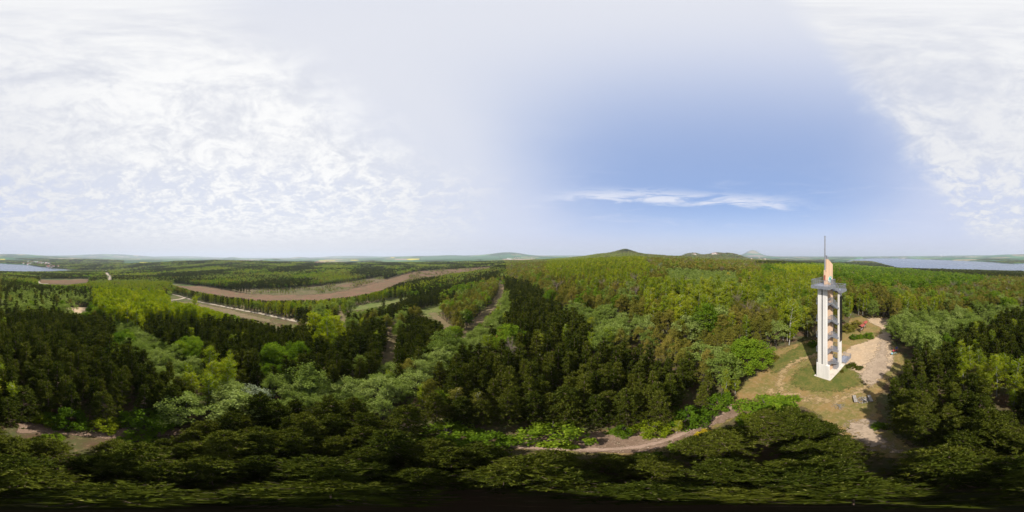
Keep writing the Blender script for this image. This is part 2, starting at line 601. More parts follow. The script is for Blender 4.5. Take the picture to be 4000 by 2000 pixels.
M = {
    'concrete': simple('white_concrete', (0.66, 0.625, 0.58), 0.75, var=0.07, scale=1.6, streak=True, bump=0.1),
    'peach': simple('peach_paint', (0.60, 0.405, 0.265), 0.8, var=0.09, scale=1.3, streak=True),
    'floor': simple('pale_concrete', (0.46, 0.41, 0.35), 0.85, var=0.12, scale=1.1),
    'steel': simple('galvanised_steel', (0.34, 0.35, 0.39), 0.45, 0.55, var=0.12, scale=4.0),
    'steel_d': simple('dark_steel', (0.10, 0.105, 0.12), 0.5, 0.4),
    'panel': simple('black_panel', (0.012, 0.011, 0.013), 0.3),
    'wood': simple('grey_wood', (0.27, 0.24, 0.21), 0.85, var=0.2, scale=6),
    'brown': simple('brown_wood', (0.13, 0.07, 0.04), 0.85, var=0.2, scale=6),
    'redroof': simple('red_roof', (0.24, 0.045, 0.03), 0.8, var=0.12),
    'paper': simple('board_face', (0.28, 0.26, 0.22), 0.6, var=0.25, scale=8),
    'bark_p': simple('pine_bark', (0.13, 0.085, 0.06), 0.95, var=0.25, scale=6),
    'bark_b': simple('birch_bark', (0.42, 0.40, 0.36), 0.85, var=0.28, scale=9),
    'bark_d': simple('dark_bark', (0.075, 0.06, 0.045), 0.95, var=0.25, scale=6),
    'twig': simple('grey_twig', (0.21, 0.16, 0.12), 0.95, var=0.2, scale=6),
    'ash': simple('charred_wood', (0.03, 0.028, 0.027), 0.95),
    'stone': simple('pale_stone', (0.20, 0.185, 0.16), 0.9, var=0.2, scale=5),
    'black': simple('black_rubber_and_slit_shade', (0.015, 0.015, 0.017), 0.6),
    'blue': simple('blue_cloth', (0.02, 0.05, 0.28), 0.85),
    'navy': simple('navy_cloth', (0.02, 0.025, 0.06), 0.85),
    'red': simple('red_cloth', (0.45, 0.03, 0.06), 0.8),
    'cyan': simple('pale_blue_plastic', (0.22, 0.50, 0.62), 0.5),
    'skin': simple('skin', (0.50, 0.30, 0.21), 0.6),
    'housewall': simple('house_plaster', (0.62, 0.58, 0.53), 0.85),
    'houseroof': simple('clay_roof', (0.23, 0.10, 0.07), 0.9),
    'hallroof': simple('pale_hall', (0.72, 0.73, 0.74), 0.7),
    'white': simple('white_paint', (0.82, 0.82, 0.82), 0.5, var=0.03),
    'glass': simple('dark_glass', (0.03, 0.035, 0.045), 0.15),
    # foliage
    'pine': leaf('pine_needles', (0.020, 0.029, 0.004), (0.042, 0.053, 0.006), (0.086, 0.092, 0.011), 0.22),
    'shoot': leaf('pine_shoots', (0.13, 0.145, 0.030), (0.18, 0.185, 0.045), (0.25, 0.235, 0.075), 0.3),
    'birch': leaf('birch_leaves', (0.105, 0.150, 0.008), (0.190, 0.235, 0.012), (0.300, 0.290, 0.020), 0.45),
    'poplar': leaf('poplar_leaves', (0.125, 0.175, 0.006), (0.225, 0.275, 0.008), (0.350, 0.345, 0.012), 0.45),
    'pale': leaf('pale_leaves', (0.100, 0.142, 0.024), (0.160, 0.208, 0.040), (0.250, 0.290, 0.090), 0.42),
    'broad': leaf('broad_leaves', (0.055, 0.104, 0.008), (0.108, 0.176, 0.012), (0.205, 0.262, 0.020), 0.45),
    'oak': leaf('oak_leaves', (0.080, 0.082, 0.013), (0.138, 0.134, 0.020), (0.235, 0.180, 0.040), 0.38),
    'gold': leaf('golden_leaves', (0.34, 0.24, 0.01), (0.42, 0.31, 0.015), (0.48, 0.38, 0.03), 0.35),
    'bare': leaf('bare_twigs', (0.10, 0.078, 0.055), (0.16, 0.125, 0.09), (0.24, 0.20, 0.15), 0.1),
    'silver': leaf('silver_leaves', (0.10, 0.125, 0.07), (0.155, 0.185, 0.105), (0.22, 0.245, 0.155), 0.3),
}

# ------------------------------------------------------------------ ground sheet, lake, draped covers
def build_ground():
    na = 600
    rr = np.concatenate([np.arange(1.0, 20, 1.0), np.arange(20, 130, 1.25), np.geomspace(130, 32000, 190)])
    az = np.linspace(0, 2 * np.pi, na, endpoint=False)
    A, RR = np.meshgrid(az, rr)
    X, Y = RR * np.sin(A), RR * np.cos(A)
    Z = terrain(X, Y)
    V = np.concatenate([[[0, 0, tz(0, 0)]], np.stack([X, Y, Z], -1).reshape(-1, 3)])
    n = len(rr)
    i = np.arange(n - 1)[:, None]
    j = np.arange(na)[None, :]
    j2 = (j + 1) % na
    q = np.stack([1 + i * na + j, 1 + (i + 1) * na + j, 1 + (i + 1) * na + j2, 1 + i * na + j2], -1).reshape(-1, 4)
    t1 = q[:, [0, 2, 1]]
    t2 = q[:, [0, 3, 2]]
    fan = np.stack([np.zeros(na, int), 1 + (np.arange(na) + 1) % na, 1 + np.arange(na)], -1)
    me = mesh_from('ground', V, np.concatenate([t1, t2, fan]), [ground_material()], smooth=True)
    tag(obj('ground', me), kind='structure')


build_ground()


def build_lake():
    az = np.arange(117.0, 218.5, 0.5)
    n = np.interp(az, LK[:, 0], LK[:, 1]) - 180
    f = np.interp(az, LK[:, 0], LK[:, 2]) + 180
    V, F = [], []
    k = 12
    for i, a in enumerate(az):
        for j in range(k + 1):
            r = n[i] * (f[i] / n[i]) ** (j / k)
            V.append((r * math.sin(R(a)), r * math.cos(R(a)), LAKE_Z))
    for i in range(len(az) - 1):
        for j in range(k):
            a = i * (k + 1) + j
            F.append((a, a + 1, a + k + 2, a + k + 1))
    me = mesh_from('lake_water', V, [tuple(reversed(q)) for q in F], [water_material()])
    tag(obj('lake', me), kind='structure')


build_lake()


def seg_dist(P, A, B):
    d = B - A
    t = np.clip(((P - A) @ d) / (d @ d + 1e-12), 0, 1)
    return np.hypot(*(P - A - t[:, None] * d).T)


def inside(P, poly):
    x, y = P[:, 0], P[:, 1]
    c = np.zeros(len(P), bool)
    n = len(poly)
    for i in range(n):
        x0, y0 = poly[i]
        x1, y1 = poly[(i + 1) % n]
        k = ((y0 > y) != (y1 > y))
        if k.any():
            c ^= k & (x < (x1 - x0) * (y - y0) / (y1 - y0 + 1e-12) + x0)
    return c


def smooth_line(pts, n=8):
    pts = [Vector(p) for p in pts]
    out = []
    for i in range(len(pts) - 1):
        a, b, c, d = pts[max(i - 1, 0)], pts[i], pts[i + 1], pts[min(i + 2, len(pts) - 1)]
        for k in range(n):
            t = k / n
            out.append(b + 0.5 * t * ((c - a) + t * ((2 * a - 5 * b + 4 * c - d) + t * (3 * (b - c) + d - a))))
    out.append(pts[-1])
    return out


def sheet(name, pix, mat_, step, lift, feather, width=None, world=None, kind='structure'):
    """a thin cover draped on the ground; a closed outline, or a line with a width. pix: photo pixels of ground points"""
    W = np.array([(p.x, p.y) for p in (world or [hit(*q) for q in pix])])
    if width:
        W = np.array([(p[0], p[1]) for p in smooth_line([(a, b, 0) for a, b in W])])
        pad = width
    else:
        pad = feather
    lo, hi = W.min(0) - pad, W.max(0) + pad
    nx, ny = int((hi[0] - lo[0]) / step) + 2, int((hi[1] - lo[1]) / step) + 2
    gx, gy = lo[0] + np.arange(nx) * step, lo[1] + np.arange(ny) * step
    X, Y = np.meshgrid(gx, gy)
    P = np.stack([X.ravel(), Y.ravel()], -1)
    dist = np.full(len(P), 1e9)
    m = len(W)
    for i in range(m - 1 if width else m):
        dist = np.minimum(dist, seg_dist(P, W[i], W[(i + 1) % m]))
    if width:
        sd = width / 2 - dist
    else:
        sd = np.where(inside(P, W), dist, -dist)
    fade = np.clip(0.5 + sd / feather * 0.5, 0, 1)
    keep = (fade > 0.02).reshape(ny, nx)
    cell = keep[:-1, :-1] | keep[1:, :-1] | keep[:-1, 1:] | keep[1:, 1:]
    iy, ix = np.nonzero(cell)
    q = np.stack([iy * nx + ix, iy * nx + ix + 1, (iy + 1) * nx + ix + 1, (iy + 1) * nx + ix], -1)
    used, inv = np.unique(q, return_inverse=True)
    q = inv.reshape(-1, 4)
    Pu = P[used]
    V = np.concatenate([Pu, (terrain(Pu[:, 0], Pu[:, 1]) + lift)[:, None]], 1)
    me = mesh_from(name, V, q, [mat_], smooth=True)
    at = me.attributes.new('fade', 'FLOAT', 'POINT')
    at.data.foreach_set('value', fade[used].astype(np.float32))
    o = obj(name, me)
    tag(o, kind=kind)
    return o


MG = {
    'dry': ground_cover('dry_grass', ((0.185, 0.118, 0.045), (0.112, 0.100, 0.028), (0.215, 0.150, 0.075)), 0.35, 1.0, bump=0.5),
    'green': ground_cover('green_grass', ((0.066, 0.078, 0.016), (0.118, 0.100, 0.028), (0.042, 0.060, 0.012)), 0.6, 1.4, bump=0.8),
    'sand': ground_cover('sand', ((0.335, 0.240, 0.148), (0.27, 0.20, 0.13), (0.40, 0.30, 0.20)), 0.30, 1.1, (0.24, 0.19, 0.12), 2.6),
    'grey': ground_cover('grey_soil', ((0.23, 0.172, 0.122), (0.29, 0.22, 0.155), (0.19, 0.145, 0.10)), 0.5, 1.5, (0.13, 0.11, 0.07), 2.4),
    'worn': ground_cover('worn_grass', ((0.25, 0.175, 0.085), (0.22, 0.155, 0.075), (0.28, 0.20, 0.11)), 0.6, 1.6),
    'scrub': ground_cover('scrub_heath', ((0.090, 0.066, 0.035), (0.060, 0.060, 0.020), (0.120, 0.086, 0.050)), 0.03, 1.0, (0.05, 0.065, 0.02), 0.07, 0.2),
    'litter': ground_cover('leaf_litter', ((0.130, 0.085, 0.058), (0.175, 0.118, 0.083), (0.09, 0.062, 0.038)), 0.4, 1.1, (0.46, 0.38, 0.30), 7.0),
    'tread': ground_cover('trodden_path', ((0.24, 0.165, 0.122), (0.20, 0.14, 0.10), (0.28, 0.20, 0.155)), 0.6, 0.9),
    'heath': ground_cover('brown_heath', ((0.112, 0.062, 0.036), (0.078, 0.055, 0.027), (0.135, 0.080, 0.050)), 0.05, 1.2, (0.09, 0.095, 0.035), 0.11, 0.2),
    'track': ground_cover('pale_track', ((0.26, 0.21, 0.155), (0.22, 0.185, 0.135), (0.31, 0.26, 0.20)), 0.12, 0.7, None, 1.0, 0.2),
    'meadow': ground_cover('meadow', ((0.070, 0.092, 0.020), (0.100, 0.102, 0.030), (0.060, 0.080, 0.018)), 0.10, 0.7, (0.16, 0.13, 0.06), 0.5, 0.3),
    'soil': ground_cover('bare_soil', ((0.130, 0.090, 0.056), (0.095, 0.075, 0.036), (0.085, 0.082, 0.030)), 0.20, 1.0, None, 1.0, 0.3),
    'rape': ground_cover('rape_field', ((0.42, 0.34, 0.02), (0.40, 0.33, 0.025), (0.45, 0.37, 0.025)), 0.01, 0.3, None, 0.1, 0.0),
    'wheat': ground_cover('wheat_field', ((0.035, 0.085, 0.040), (0.045, 0.10, 0.045), (0.04, 0.08, 0.036)), 0.004, 0.3, None, 0.1, 0.0),
    'bare': ground_cover('ploughed_field', ((0.20, 0.15, 0.11), (0.24, 0.185, 0.135), (0.19, 0.145, 0.105)), 0.004, 0.3, None, 0.1, 0.0),
    'beach': ground_cover('beach_sand', ((0.45, 0.40, 0.33), (0.40, 0.35, 0.28), (0.50, 0.44, 0.37)), 0.01, 0.5, None, 0.1, 0.0),
}

CLEARING = [(2960, 1385), (2985, 1440), (2930, 1480), (2890, 1500), (2865, 1570), (2780, 1610), (2700, 1640), (2560, 1672), (2330, 1680), (2180, 1700),
            (2010, 1690), (2000, 1745), (2200, 1766), (2520, 1776), (2650, 1735), (2780, 1675), (2890, 1630), (2930, 1585), (3050, 1568),
            (3150, 1590), (3220, 1640), (3290, 1720), (3360, 1765), (3470, 1790), (3600, 1800), (3640, 1770), (3520, 1720), (3440, 1650), (3425, 1560), (3470, 1480), (3530, 1440),
            (3545, 1400), (3500, 1365), (3475, 1330), (3470, 1285), (3475, 1240), (3380, 1232), (3320, 1245), (3300, 1290), (3240, 1320), (3150, 1330), (3050, 1360)]
sheet('clearing_ground', CLEARING, MG['dry'], 0.4, 0.02, 1.6)
sheet('lawn', [(2995, 1425), (3060, 1385), (3130, 1345), (3230, 1330), (3240, 1360), (3190, 1385), (3110, 1420), (3030, 1455), (3005, 1450)], MG['green'], 0.35, 0.035, 1.8)
sheet('mound_grass', [(3085, 1490), (3110, 1450), (3160, 1425), (3240, 1420), (3330, 1420), (3385, 1450), (3350, 1505), (3270, 1530), (3170, 1528), (3110, 1512)], MG['green'], 0.3, 0.04, 1.9)
sheet('sand_yard', [(3300, 1420), (3285, 1385), (3330, 1352), (3410, 1325), (3448, 1300), (3440, 1280), (3400, 1262), (3385, 1240), (3470, 1243), (3478, 1290), (3480, 1340),
                    (3490, 1390), (3480, 1440), (3440, 1480), (3410, 1500), (3370, 1470)], MG['sand'], 0.35, 0.05, 1.4)
sheet('gravel_patch', [(3360, 1470), (3400, 1505), (3440, 1480), (3470, 1420), (3462, 1330), (3440, 1335), (3420, 1390), (3380, 1430)], MG['grey'], 0.3, 0.065, 2.2)
sheet('sand_path', [(3190, 1385), (3120, 1408), (3070, 1440), (3045, 1480), (3055, 1525)], MG['worn'], 0.25, 0.055, 1.6, width=0.9)
sheet('sand_path', [(3010, 1530), (3120, 1552), (3250, 1565), (3330, 1540), (3400, 1500)], MG['worn'], 0.25, 0.06, 2.2, width=1.0)
sheet('worn_ground', [(3300, 1660), (3400, 1630), (3430, 1680), (3500, 1760), (3400, 1750), (3340, 1710)], MG['grey'], 0.2, 0.055, 1.8)
sheet('litter_ground', [(2860, 1575), (2700, 1650), (2560, 1680), (2330, 1685), (2160, 1705), (2000, 1690), (1990, 1740), (2200, 1757), (2520, 1768), (2660, 1725), (2780, 1665), (2900, 1615)], MG['litter'], 0.2, 0.045, 0.8)
sheet('litter_ground', [(70, 1650), (250, 1655), (450, 1672), (700, 1670), (740, 1690), (600, 1710), (400, 1712), (250, 1695), (60, 1690)], MG['litter'], 0.2, 0.045, 0.7)
sheet('trodden_path', [(1990, 1742), (2150, 1752), (2330, 1756), (2500, 1745), (2640, 1705), (2760, 1650), (2860, 1590)], MG['tread'], 0.15, 0.065, 0.45, width=0.55)

# the valley and the rides between the stands
sheet('valley_heath', [(640, 1112), (800, 1120), (980, 1150), (1120, 1152), (1260, 1150), (1380, 1128), (1480, 1100), (1560, 1078), (1600, 1062), (1720, 1052), (1820, 1040), (1960, 1042),
                       (1900, 1062), (1780, 1080), (1640, 1100), (1500, 1140), (1380, 1165), (1250, 1180), (1050, 1185), (900, 1170), (760, 1140)], MG['heath'], 4.0, 0.25, 14)
sheet('scrub_ground', [(760, 1100), (900, 1120), (1080, 1122), (1250, 1102), (1420, 1078), (1560, 1055), (1700, 1045), (1960, 1036), (1960, 1050), (1700, 1068), (1560, 1090), (1400, 1140), (1250, 1158), (1000, 1158), (880, 1145), (760, 1122)], MG['scrub'], 6.0, 0.15, 24)
sheet('heath_clearing', [(1310, 1120), (1440, 1095), (1480, 1105), (1380, 1125)], MG['heath'], 3.0, 0.35, 10)
sheet('forest_meadow', [(1335, 1215), (1370, 1197), (1480, 1178), (1620, 1150), (1610, 1165), (1500, 1195), (1400, 1213)], MG['meadow'], 1.5, 0.15, 4)
sheet('forest_meadow', [(1600, 1225), (1680, 1195), (1740, 1180), (1725, 1215), (1700, 1250), (1660, 1235)], MG['meadow'], 1.2, 0.15, 4)
sheet('forest_road', [(672, 1149), (720, 1162), (760, 1175), (860, 1195), (1000, 1222), (1100, 1243), (1200, 1262), (1340, 1270)], MG['track'], 1.0, 0.2, 2.4, width=3.6)
sheet('forest_road', [(655, 1174), (700, 1170), (722, 1163)], MG['track'], 1.0, 0.24, 2.4, width=3.6)
sheet('road_shoulder', [(650, 1180), (740, 1178), (900, 1208), (1060, 1248), (1080, 1265), (960, 1245), (860, 1222), (760, 1196)], MG['soil'], 1.5, 0.12, 6)
sheet('forest_ride', [(1322, 1213), (1335, 1235), (1348, 1265)], MG['soil'], 0.8, 0.18, 2.5, width=5)
sheet('forest_ride', [(1545, 1245), (1535, 1290), (1525, 1340), (1510, 1400), (1490, 1440)], MG['soil'], 0.6, 0.15, 2.5, width=5.5)
sheet('forest_ride', [(1690, 1225), (1730, 1262), (1770, 1295)], MG['soil'], 0.6, 0.15, 2.5, width=4)
sheet('forest_ride', [(1952, 1105), (1958, 1140), (1930, 1185), (1880, 1240), (1810, 1310)], MG['soil'], 0.8, 0.2, 3, width=6)
sheet('forest_ride', [(1540, 1235), (1640, 1215), (1750, 1170), (1850, 1130)], MG['meadow'], 1.0, 0.2, 3, width=7)
sheet('sand_clearing', [(225, 1202), (360, 1200), (355, 1225), (290, 1228), (230, 1210)], MG['sand'], 1.0, 0.15, 3)
sheet('sand_clearing', [(160, 1092), (350, 1091), (340, 1104), (260, 1112), (150, 1106)], MG['heath'], 3.0, 0.3, 10)
sheet('forest_road', [(148, 1097), (152, 1104), (165, 1108), (185, 1108)], MG['track'], 2.0, 0.4, 4, width=6)
sheet('forest_road', [(412, 1058), (417, 1068), (430, 1078), (432, 1088), (428, 1093)], MG['track'], 4.0, 0.6, 7, width=11)
sheet('ploughed_patch', [(415, 1390), (440, 1340), (470, 1360), (450, 1420)], MG['soil'], 0.5, 0.1, 2)
sheet('lake_beach', None, MG['beach'], 12, 0.6, 20, world=[polar(300, 1075), polar(330, 1050), polar(380, 1010), polar(450, 985), polar(465, 1035), polar(400, 1060), polar(340, 1095)])
sheet('spit_beach', None, MG['bare'], 20, 0.6, 40, world=[polar(3330, 2500), polar(3400, 2620), polar(3395, 2800), polar(3340, 2900), polar(3290, 2800)])
# far fields
for nm, m_, pts in (
        ('rape_field', 'rape', [(1585, 1013), (1600, 1011), (1640, 1011), (1637, 1015), (1610, 1017), (1590, 1016)]),
        ('rape_field', 'rape', [(325, 1030), (360, 1029), (390, 1032), (370, 1033), (340, 1032)]),
        ('rape_field', 'rape', [(1245, 1018), (1310, 1018), (1310, 1020), (1250, 1021)]),
        ('rape_field', 'rape', [(1368, 1016), (1400, 1016), (1400, 1018), (1370, 1018.5)]),
        ('rape_field', 'rape', [(1525, 1005.5), (1542, 1005.2), (1540, 1008), (1527, 1008)]),
        ('rape_field', 'rape', [(545, 1025), (590, 1025), (590, 1028), (545, 1028)]),
        ('rape_field', 'rape', [(245, 1014), (285, 1014), (285, 1017), (245, 1017)]),
        ('rape_field', 'rape', [(0, 1012), (22, 1012), (18, 1015), (0, 1015)]),
        ('wheat_field', 'wheat', [(1640, 1003), (1800, 999.5), (1950, 1001), (1960, 1014), (1830, 1016), (1640, 1018)]),
        ('wheat_field', 'wheat', [(2090, 1012), (2200, 1004), (2270, 1002), (2260, 1018), (2110, 1020)]),
        ('ploughed_field', 'bare', [(1960, 1012), (2090, 1010), (2100, 1016), (1990, 1018)]),
        ('ploughed_field', 'bare', [(2905, 1000), (2980, 999), (2990, 1002), (2930, 1003)]),
        ('ploughed_field', 'bare', [(1120, 1027), (1165, 1027), (1166, 1032), (1130, 1030)]),
        ('wheat_field', 'wheat', [(1000, 1026), (1110, 1026), (1120, 1033), (990, 1033)]),
        ('ploughed_field', 'bare', [(1545, 1012), (1588, 1011), (1590, 1017), (1540, 1017)]),
        ('ploughed_field', 'bare', [(3000, 1000), (3050, 1000), (3050, 1003), (3000, 1003)])):
    Wd = [hit(*q) for q in pts]
    c = sum(Wd, Vector()) / len(Wd)
    span = max((p - c).length for p in Wd)
    sheet(nm, None, MG[m_], max(span / 40, 4), 1.5 + c.length * 0.0006, span * 0.05, world=Wd)

# ------------------------------------------------------------------ observation tower
AZ0 = 111.94
UX = Vector((math.cos(R(AZ0)), -math.sin(R(AZ0)), 0))
WX = Vector((math.sin(R(AZ0)), math.cos(R(AZ0)), 0))
E1 = UX * 0.873 - WX * 0.487
T0 = UX * -0.28 + WX * 26.65
TRZ = math.atan2(E1.y, E1.x)


def railing(parent, pts, h=1.08, gap=0.15, drop=0.0, name='railing'):
    """posts, top rail, bottom rail and bars along a line of floor points"""
    mb = MB()
    for a, b_ in zip(pts[:-1], pts[1:]):
        a, b_ = Vector(a), Vector(b_)
        up = Vector((0, 0, 1))
        mb.bar(a + up * h, b_ + up * h, 0.055, 0.06)
        mb.bar(a + up * 0.1, b_ + up * 0.1, 0.03, 0.05)
        L = (b_ - a).length
        n = max(2, int(L / gap))
        for i in range(n + 1):
            p = a.lerp(b_, i / n)
            post = i in (0, n) or i % 8 == 0
            w = 0.05 if post else 0.022
            mb.bar(p - up * (0.22 if post else 0.10), p + up * (h - 0.02), w)
    return mb.build(name, M['steel'], parent)


def flight(parent, x0, x1, ya, za, yb, zb, outer):
    """steps and stringers from (ya, za) down to (yb, zb); outer: x of the side with the railing"""
    mb = MB()
    n = 9
    for i in range(n):
        t0 = i / n
        y = ya + (yb - ya) * t0
        y2 = ya + (yb - ya) * (i + 1) / n
        z = za + (zb - za) * (i + 1) / n
        mb.box(x0 + 0.04, x1 - 0.04, min(y, y2), max(y, y2) - 0.004, z + 0.02, z + 0.07)
    f = mb.build('stair_flight', M['steel'], parent)
    for x in (x0 + 0.015, x1 - 0.015):
        s = MB()
        s.bar((x, ya, za - 0.05), (x, yb, zb - 0.05), 0.03, 0.34)
        s.build('stringer', M['steel'], f)
    railing(f, [(outer, ya, za), (outer, yb, zb)], gap=0.13)
    return f


def landing(parent, poly, z, rails=(), name='landing'):
    mb = MB().prism(poly, z - 0.16, z)
    o = mb.build(name, M['steel'], parent)
    for line in rails:
        railing(o, [(x, y, z) for x, y in line])
    return o


def build_tower():
    t = empty('observation_tower', T0, TRZ)
    tag(t, 'white and peach concrete observation tower with steel stairs and mast', 'tower')
    MB().prism([(-2.95, -0.02), (0.3, -0.06), (0.02, 6.6), (-2.95, 6.6)], -0.3, 0.14).build('floor_slab', M['floor'], t, 0.02)
    MB().prism([(-2.4, 0.0), (0.0, 0.0), (0.0, 0.42), (-2.4, 0.42)], 0.14, 4.1).build('wall_base', M['concrete'], t, 0.015)
    for k, (a, b_) in enumerate(((-2.16, -1.41), (-1.18, -0.44))):
        MB().box(a, b_, 0.012, 0.40, 4.1, 20.04).build('wall_panel', M['concrete'], t, 0.012)
    MB().box(-1.408, -1.182, 0.06, 0.36, 4.1, 20.0).build('slit_shade_fill', M['black'], t)  # black filler painting the shade of the open gap between the panels
    core = MB().box(-1.82, -1.40, 1.84, 4.0, 0.14, 20.4).build('core_wall', M['peach'], t, 0.01)
    # fin above the platform: slanted top
    v = [(-1.82, 1.84, 20.4), (-1.82, 4.0, 20.4), (-1.82, 4.0, 23.9), (-1.82, 2.45, 24.85), (-1.82, 1.84, 24.95)]
    V = v + [(-1.40, y, z) for _, y, z in v]
    F = [(0, 1, 2, 3, 4), (9, 8, 7, 6, 5)] + [(i, 5 + i, 5 + (i + 1) % 5, (i + 1) % 5) for i in range(5)]
    fin = obj('fin', mesh_from('fin', V, F, [M['peach']]), t)
    v = [(-1.80, 1.84, 24.96), (-1.80, 2.46, 24.87), (-1.80, 1.86, 25.6)]
    V = v + [(-1.42, y, z) for _, y, z in v]
    obj('fin_cap', mesh_from('fin_cap', V, [(0, 1, 2), (5, 4, 3), (0, 3, 4, 1), (1, 4, 5, 2), (2, 5, 3, 0)], [M['steel']]), fin)
    MB().box(-1.86, -1.44, 1.46, 1.837, 20.4, 23.0).build('buttress', M['peach'], t, 0.01)
    MB().box(-1.62, -1.425, 1.47, 1.6, 22.72, 22.98).build('lamp_box', M['steel_d'], t)
    mp = MB().tube([(-1.68, 1.6, 22.98), (-1.68, 1.6, 29.0)], [0.135, 0.115], 10).build('mast', M['steel'], t, smooth=False)
    MB().tube([(-1.68, 1.6, 29.0), (-1.68, 1.6, 29.05)], 0.15, 10).build('mast_cap', M['steel'], mp)
    # spray-painted patch on the fin
    gm, b, out = mat('spray_paint')
    p = b.node('ShaderNodeBsdfPrincipled')
    co = b.node('ShaderNodeTexCoord').outputs['Object']
    n = b.noise(co, 2.3, 4, 0.6, 1.2)
    n2 = b.noise(co, 5.0, 3, 0.6, 1.0)
    c = b.mix(b.ramp(n, 0.50, 0.52), (0.75, 0.72, 0.68), (0.02, 0.34, 0.29))
    c = b.mix(b.ramp(n2, 0.60, 0.62), c, (0.02, 0.03, 0.03))
    c = b.mix(b.ramp(n2, 0.36, 0.33), c, (0.04, 0.42, 0.36))
    b.l.new(c, p.inputs['Base Color'])
    b.l.new(p.outputs[0], out.inputs[0])
    prng = random.Random(3)
    k = 26
    pts = [(3.0 + 0.78 * math.cos(2 * math.pi * i / k) * prng.uniform(0.75, 1.15), 21.15 + 0.68 * math.sin(2 * math.pi * i / k) * prng.uniform(0.75, 1.12)) for i in range(k)]
    V = [(-1.397, y, z) for y, z in pts] + [(-1.385, y, z) for y, z in pts]
    F = [tuple(reversed(range(k))), tuple(range(k, 2 * k))] + [(i, (i + 1) % k, k + (i + 1) % k, k + i) for i in range(k)]
    obj('graffiti', mesh_from('graffiti', V, F, [gm]), fin)
    rm = simple('red_spray', (0.30, 0.07, 0.05), 0.7)
    MB().box(-1.80, -1.50, 1.448, 1.462, 21.1, 22.1).build('graffiti', rm, t)
    # rear pillar with dark panels
    MB().box(-0.81, -0.43, 4.89, 5.92, 0.14, 18.5).build('rear_pillar', M['concrete'], t, 0.012)
    MB().box(-2.75, -2.35, 4.89, 5.92, 0.14, 18.5).build('rear_pillar', M['concrete'], t, 0.012)
    for i in range(6):
        z0 = 7.3 + i * 1.72
        MB().box(-0.418, -0.34, 4.98, 5.97, z0, z0 + 1.68).build('solar_panel', M['panel'], t, 0.006)
    # stairs
    for k in range(1, 6):
        z = 3.4 * k
        landing(t, [(-2.75, 0.42), (-0.5, 0.42), (-0.5, 2.05), (-1.39, 2.05), (-1.39, 1.8), (-1.83, 1.8), (-1.83, 2.05), (-2.75, 2.05)], z,
                [[(-0.52, 0.5), (-0.52, 2.05)], [(-2.73, 0.5), (-2.73, 2.05)]])
        flight(t, -1.38, -0.5, 2.05, z, 4.3, z - 1.7, -0.53)
        landing(t, [(-2.7, 4.3), (-0.5, 4.3), (-0.5, 4.85), (-0.86, 4.85), (-0.86, 6.1), (-2.3, 6.1), (-2.3, 4.85), (-2.7, 4.85)], z - 1.7, [[(-0.9, 6.08), (-2.28, 6.08)]])
        flight(t, -2.7, -1.84, 4.3, z - 1.7, 2.05, z - 3.4, -2.67)
    z = 20.4
    pf = landing(t, [(-3.1, -0.62), (0.4, -0.62), (0.4, 1.68), (-1.39, 1.68), (-1.39, 1.44), (-1.88, 1.44), (-1.88, 3.6), (-3.1, 3.6)], z,
                 [[(-3.05, -0.57), (0.35, -0.57)], [(0.35, -0.57), (0.35, 1.66)], [(-3.05, -0.57), (-3.05, 3.55)], [(-3.05, 3.55), (-1.9, 3.55)], [(0.35, 1.66), (-0.45, 1.66)]], 'platform')
    MB().box(-3.12, 0.42, -0.645, -0.622, z - 0.42, z + 0.06).build('fascia', M['steel'], pf)
    MB().box(0.402, 0.425, -0.62, 1.68, z - 0.42, z + 0.06).build('fascia', M['steel'], pf)
    MB().box(-3.125, -3.102, -0.62, 3.6, z - 0.42, z + 0.06).build('fascia', M['steel'], pf)
    flight(t, -1.38, -0.5, 1.68, z, 4.75, z - 1.7, -0.53)
    rl = landing(t, [(-2.75, 4.75), (0.05, 4.75), (0.0, 7.2), (-2.75, 7.2)], z - 1.7, [[(-0.45, 4.8), (0.0, 4.8)], [(0.0, 4.8), (-0.05, 7.15)], [(-0.05, 7.15), (-2.7, 7.15)], [(-2.7, 7.15), (-2.7, 4.8)]])
    MB().box(0.056, 0.08, 4.75, 7.2, z - 2.1, z - 1.64).build('fascia', M['steel'], rl)
    MB().box(-1.3, 0.05, 4.722, 4.746, z - 2.1, z - 1.64).build('fascia', M['steel'], rl)
    flight(t, -2.7, -1.84, 4.75, z - 1.7, 2.05, 17.0, -2.67)
    # entrance: cage below the first flight, gate, entry deck
    MB().box(-1.36, -0.55, 3.9, 4.84, 0.15, 1.45).build('cage', M['steel'], t, 0.01)
    g = MB()
    k = 12
    g.V = [(-1.3 + 0.7 * (1 - math.cos(math.pi * i / k)) / 1.0 * 0.55, yy, 2.0 + 0.9 * math.sin(math.pi * i / k)) for yy in (6.15, 6.22) for i in range(k + 1)]
    g.F = [tuple(range(k + 1)), tuple(reversed(range(k + 1, 2 * k + 2)))] + [(i, k + 1 + i, k + 2 + i, i + 1) for i in range(k)]
    g.build('gate_arch', M['steel_d'], t)
    MB().box(-1.3, -0.53, 6.13, 6.2, 0.15, 1.99).build('gate', M['steel_d'], t)
    landing(t, [(-1.6, 6.62), (0.25, 6.62), (0.25, 9.2), (-1.6, 9.2)], 0.6, [[(0.22, 6.65), (0.22, 9.15)], [(0.22, 9.15), (-1.55, 9.15)]], 'entry_deck')
    MB().box(-1.5, 0.1, 6.7, 9.1, -0.2, 0.435).build('deck_plinth', M['floor'], t)
    return t


build_tower()

# ------------------------------------------------------------------ tree meshes
def unit(v):
    return v / (np.linalg.norm(v, axis=-1, keepdims=True) + 1e-9)


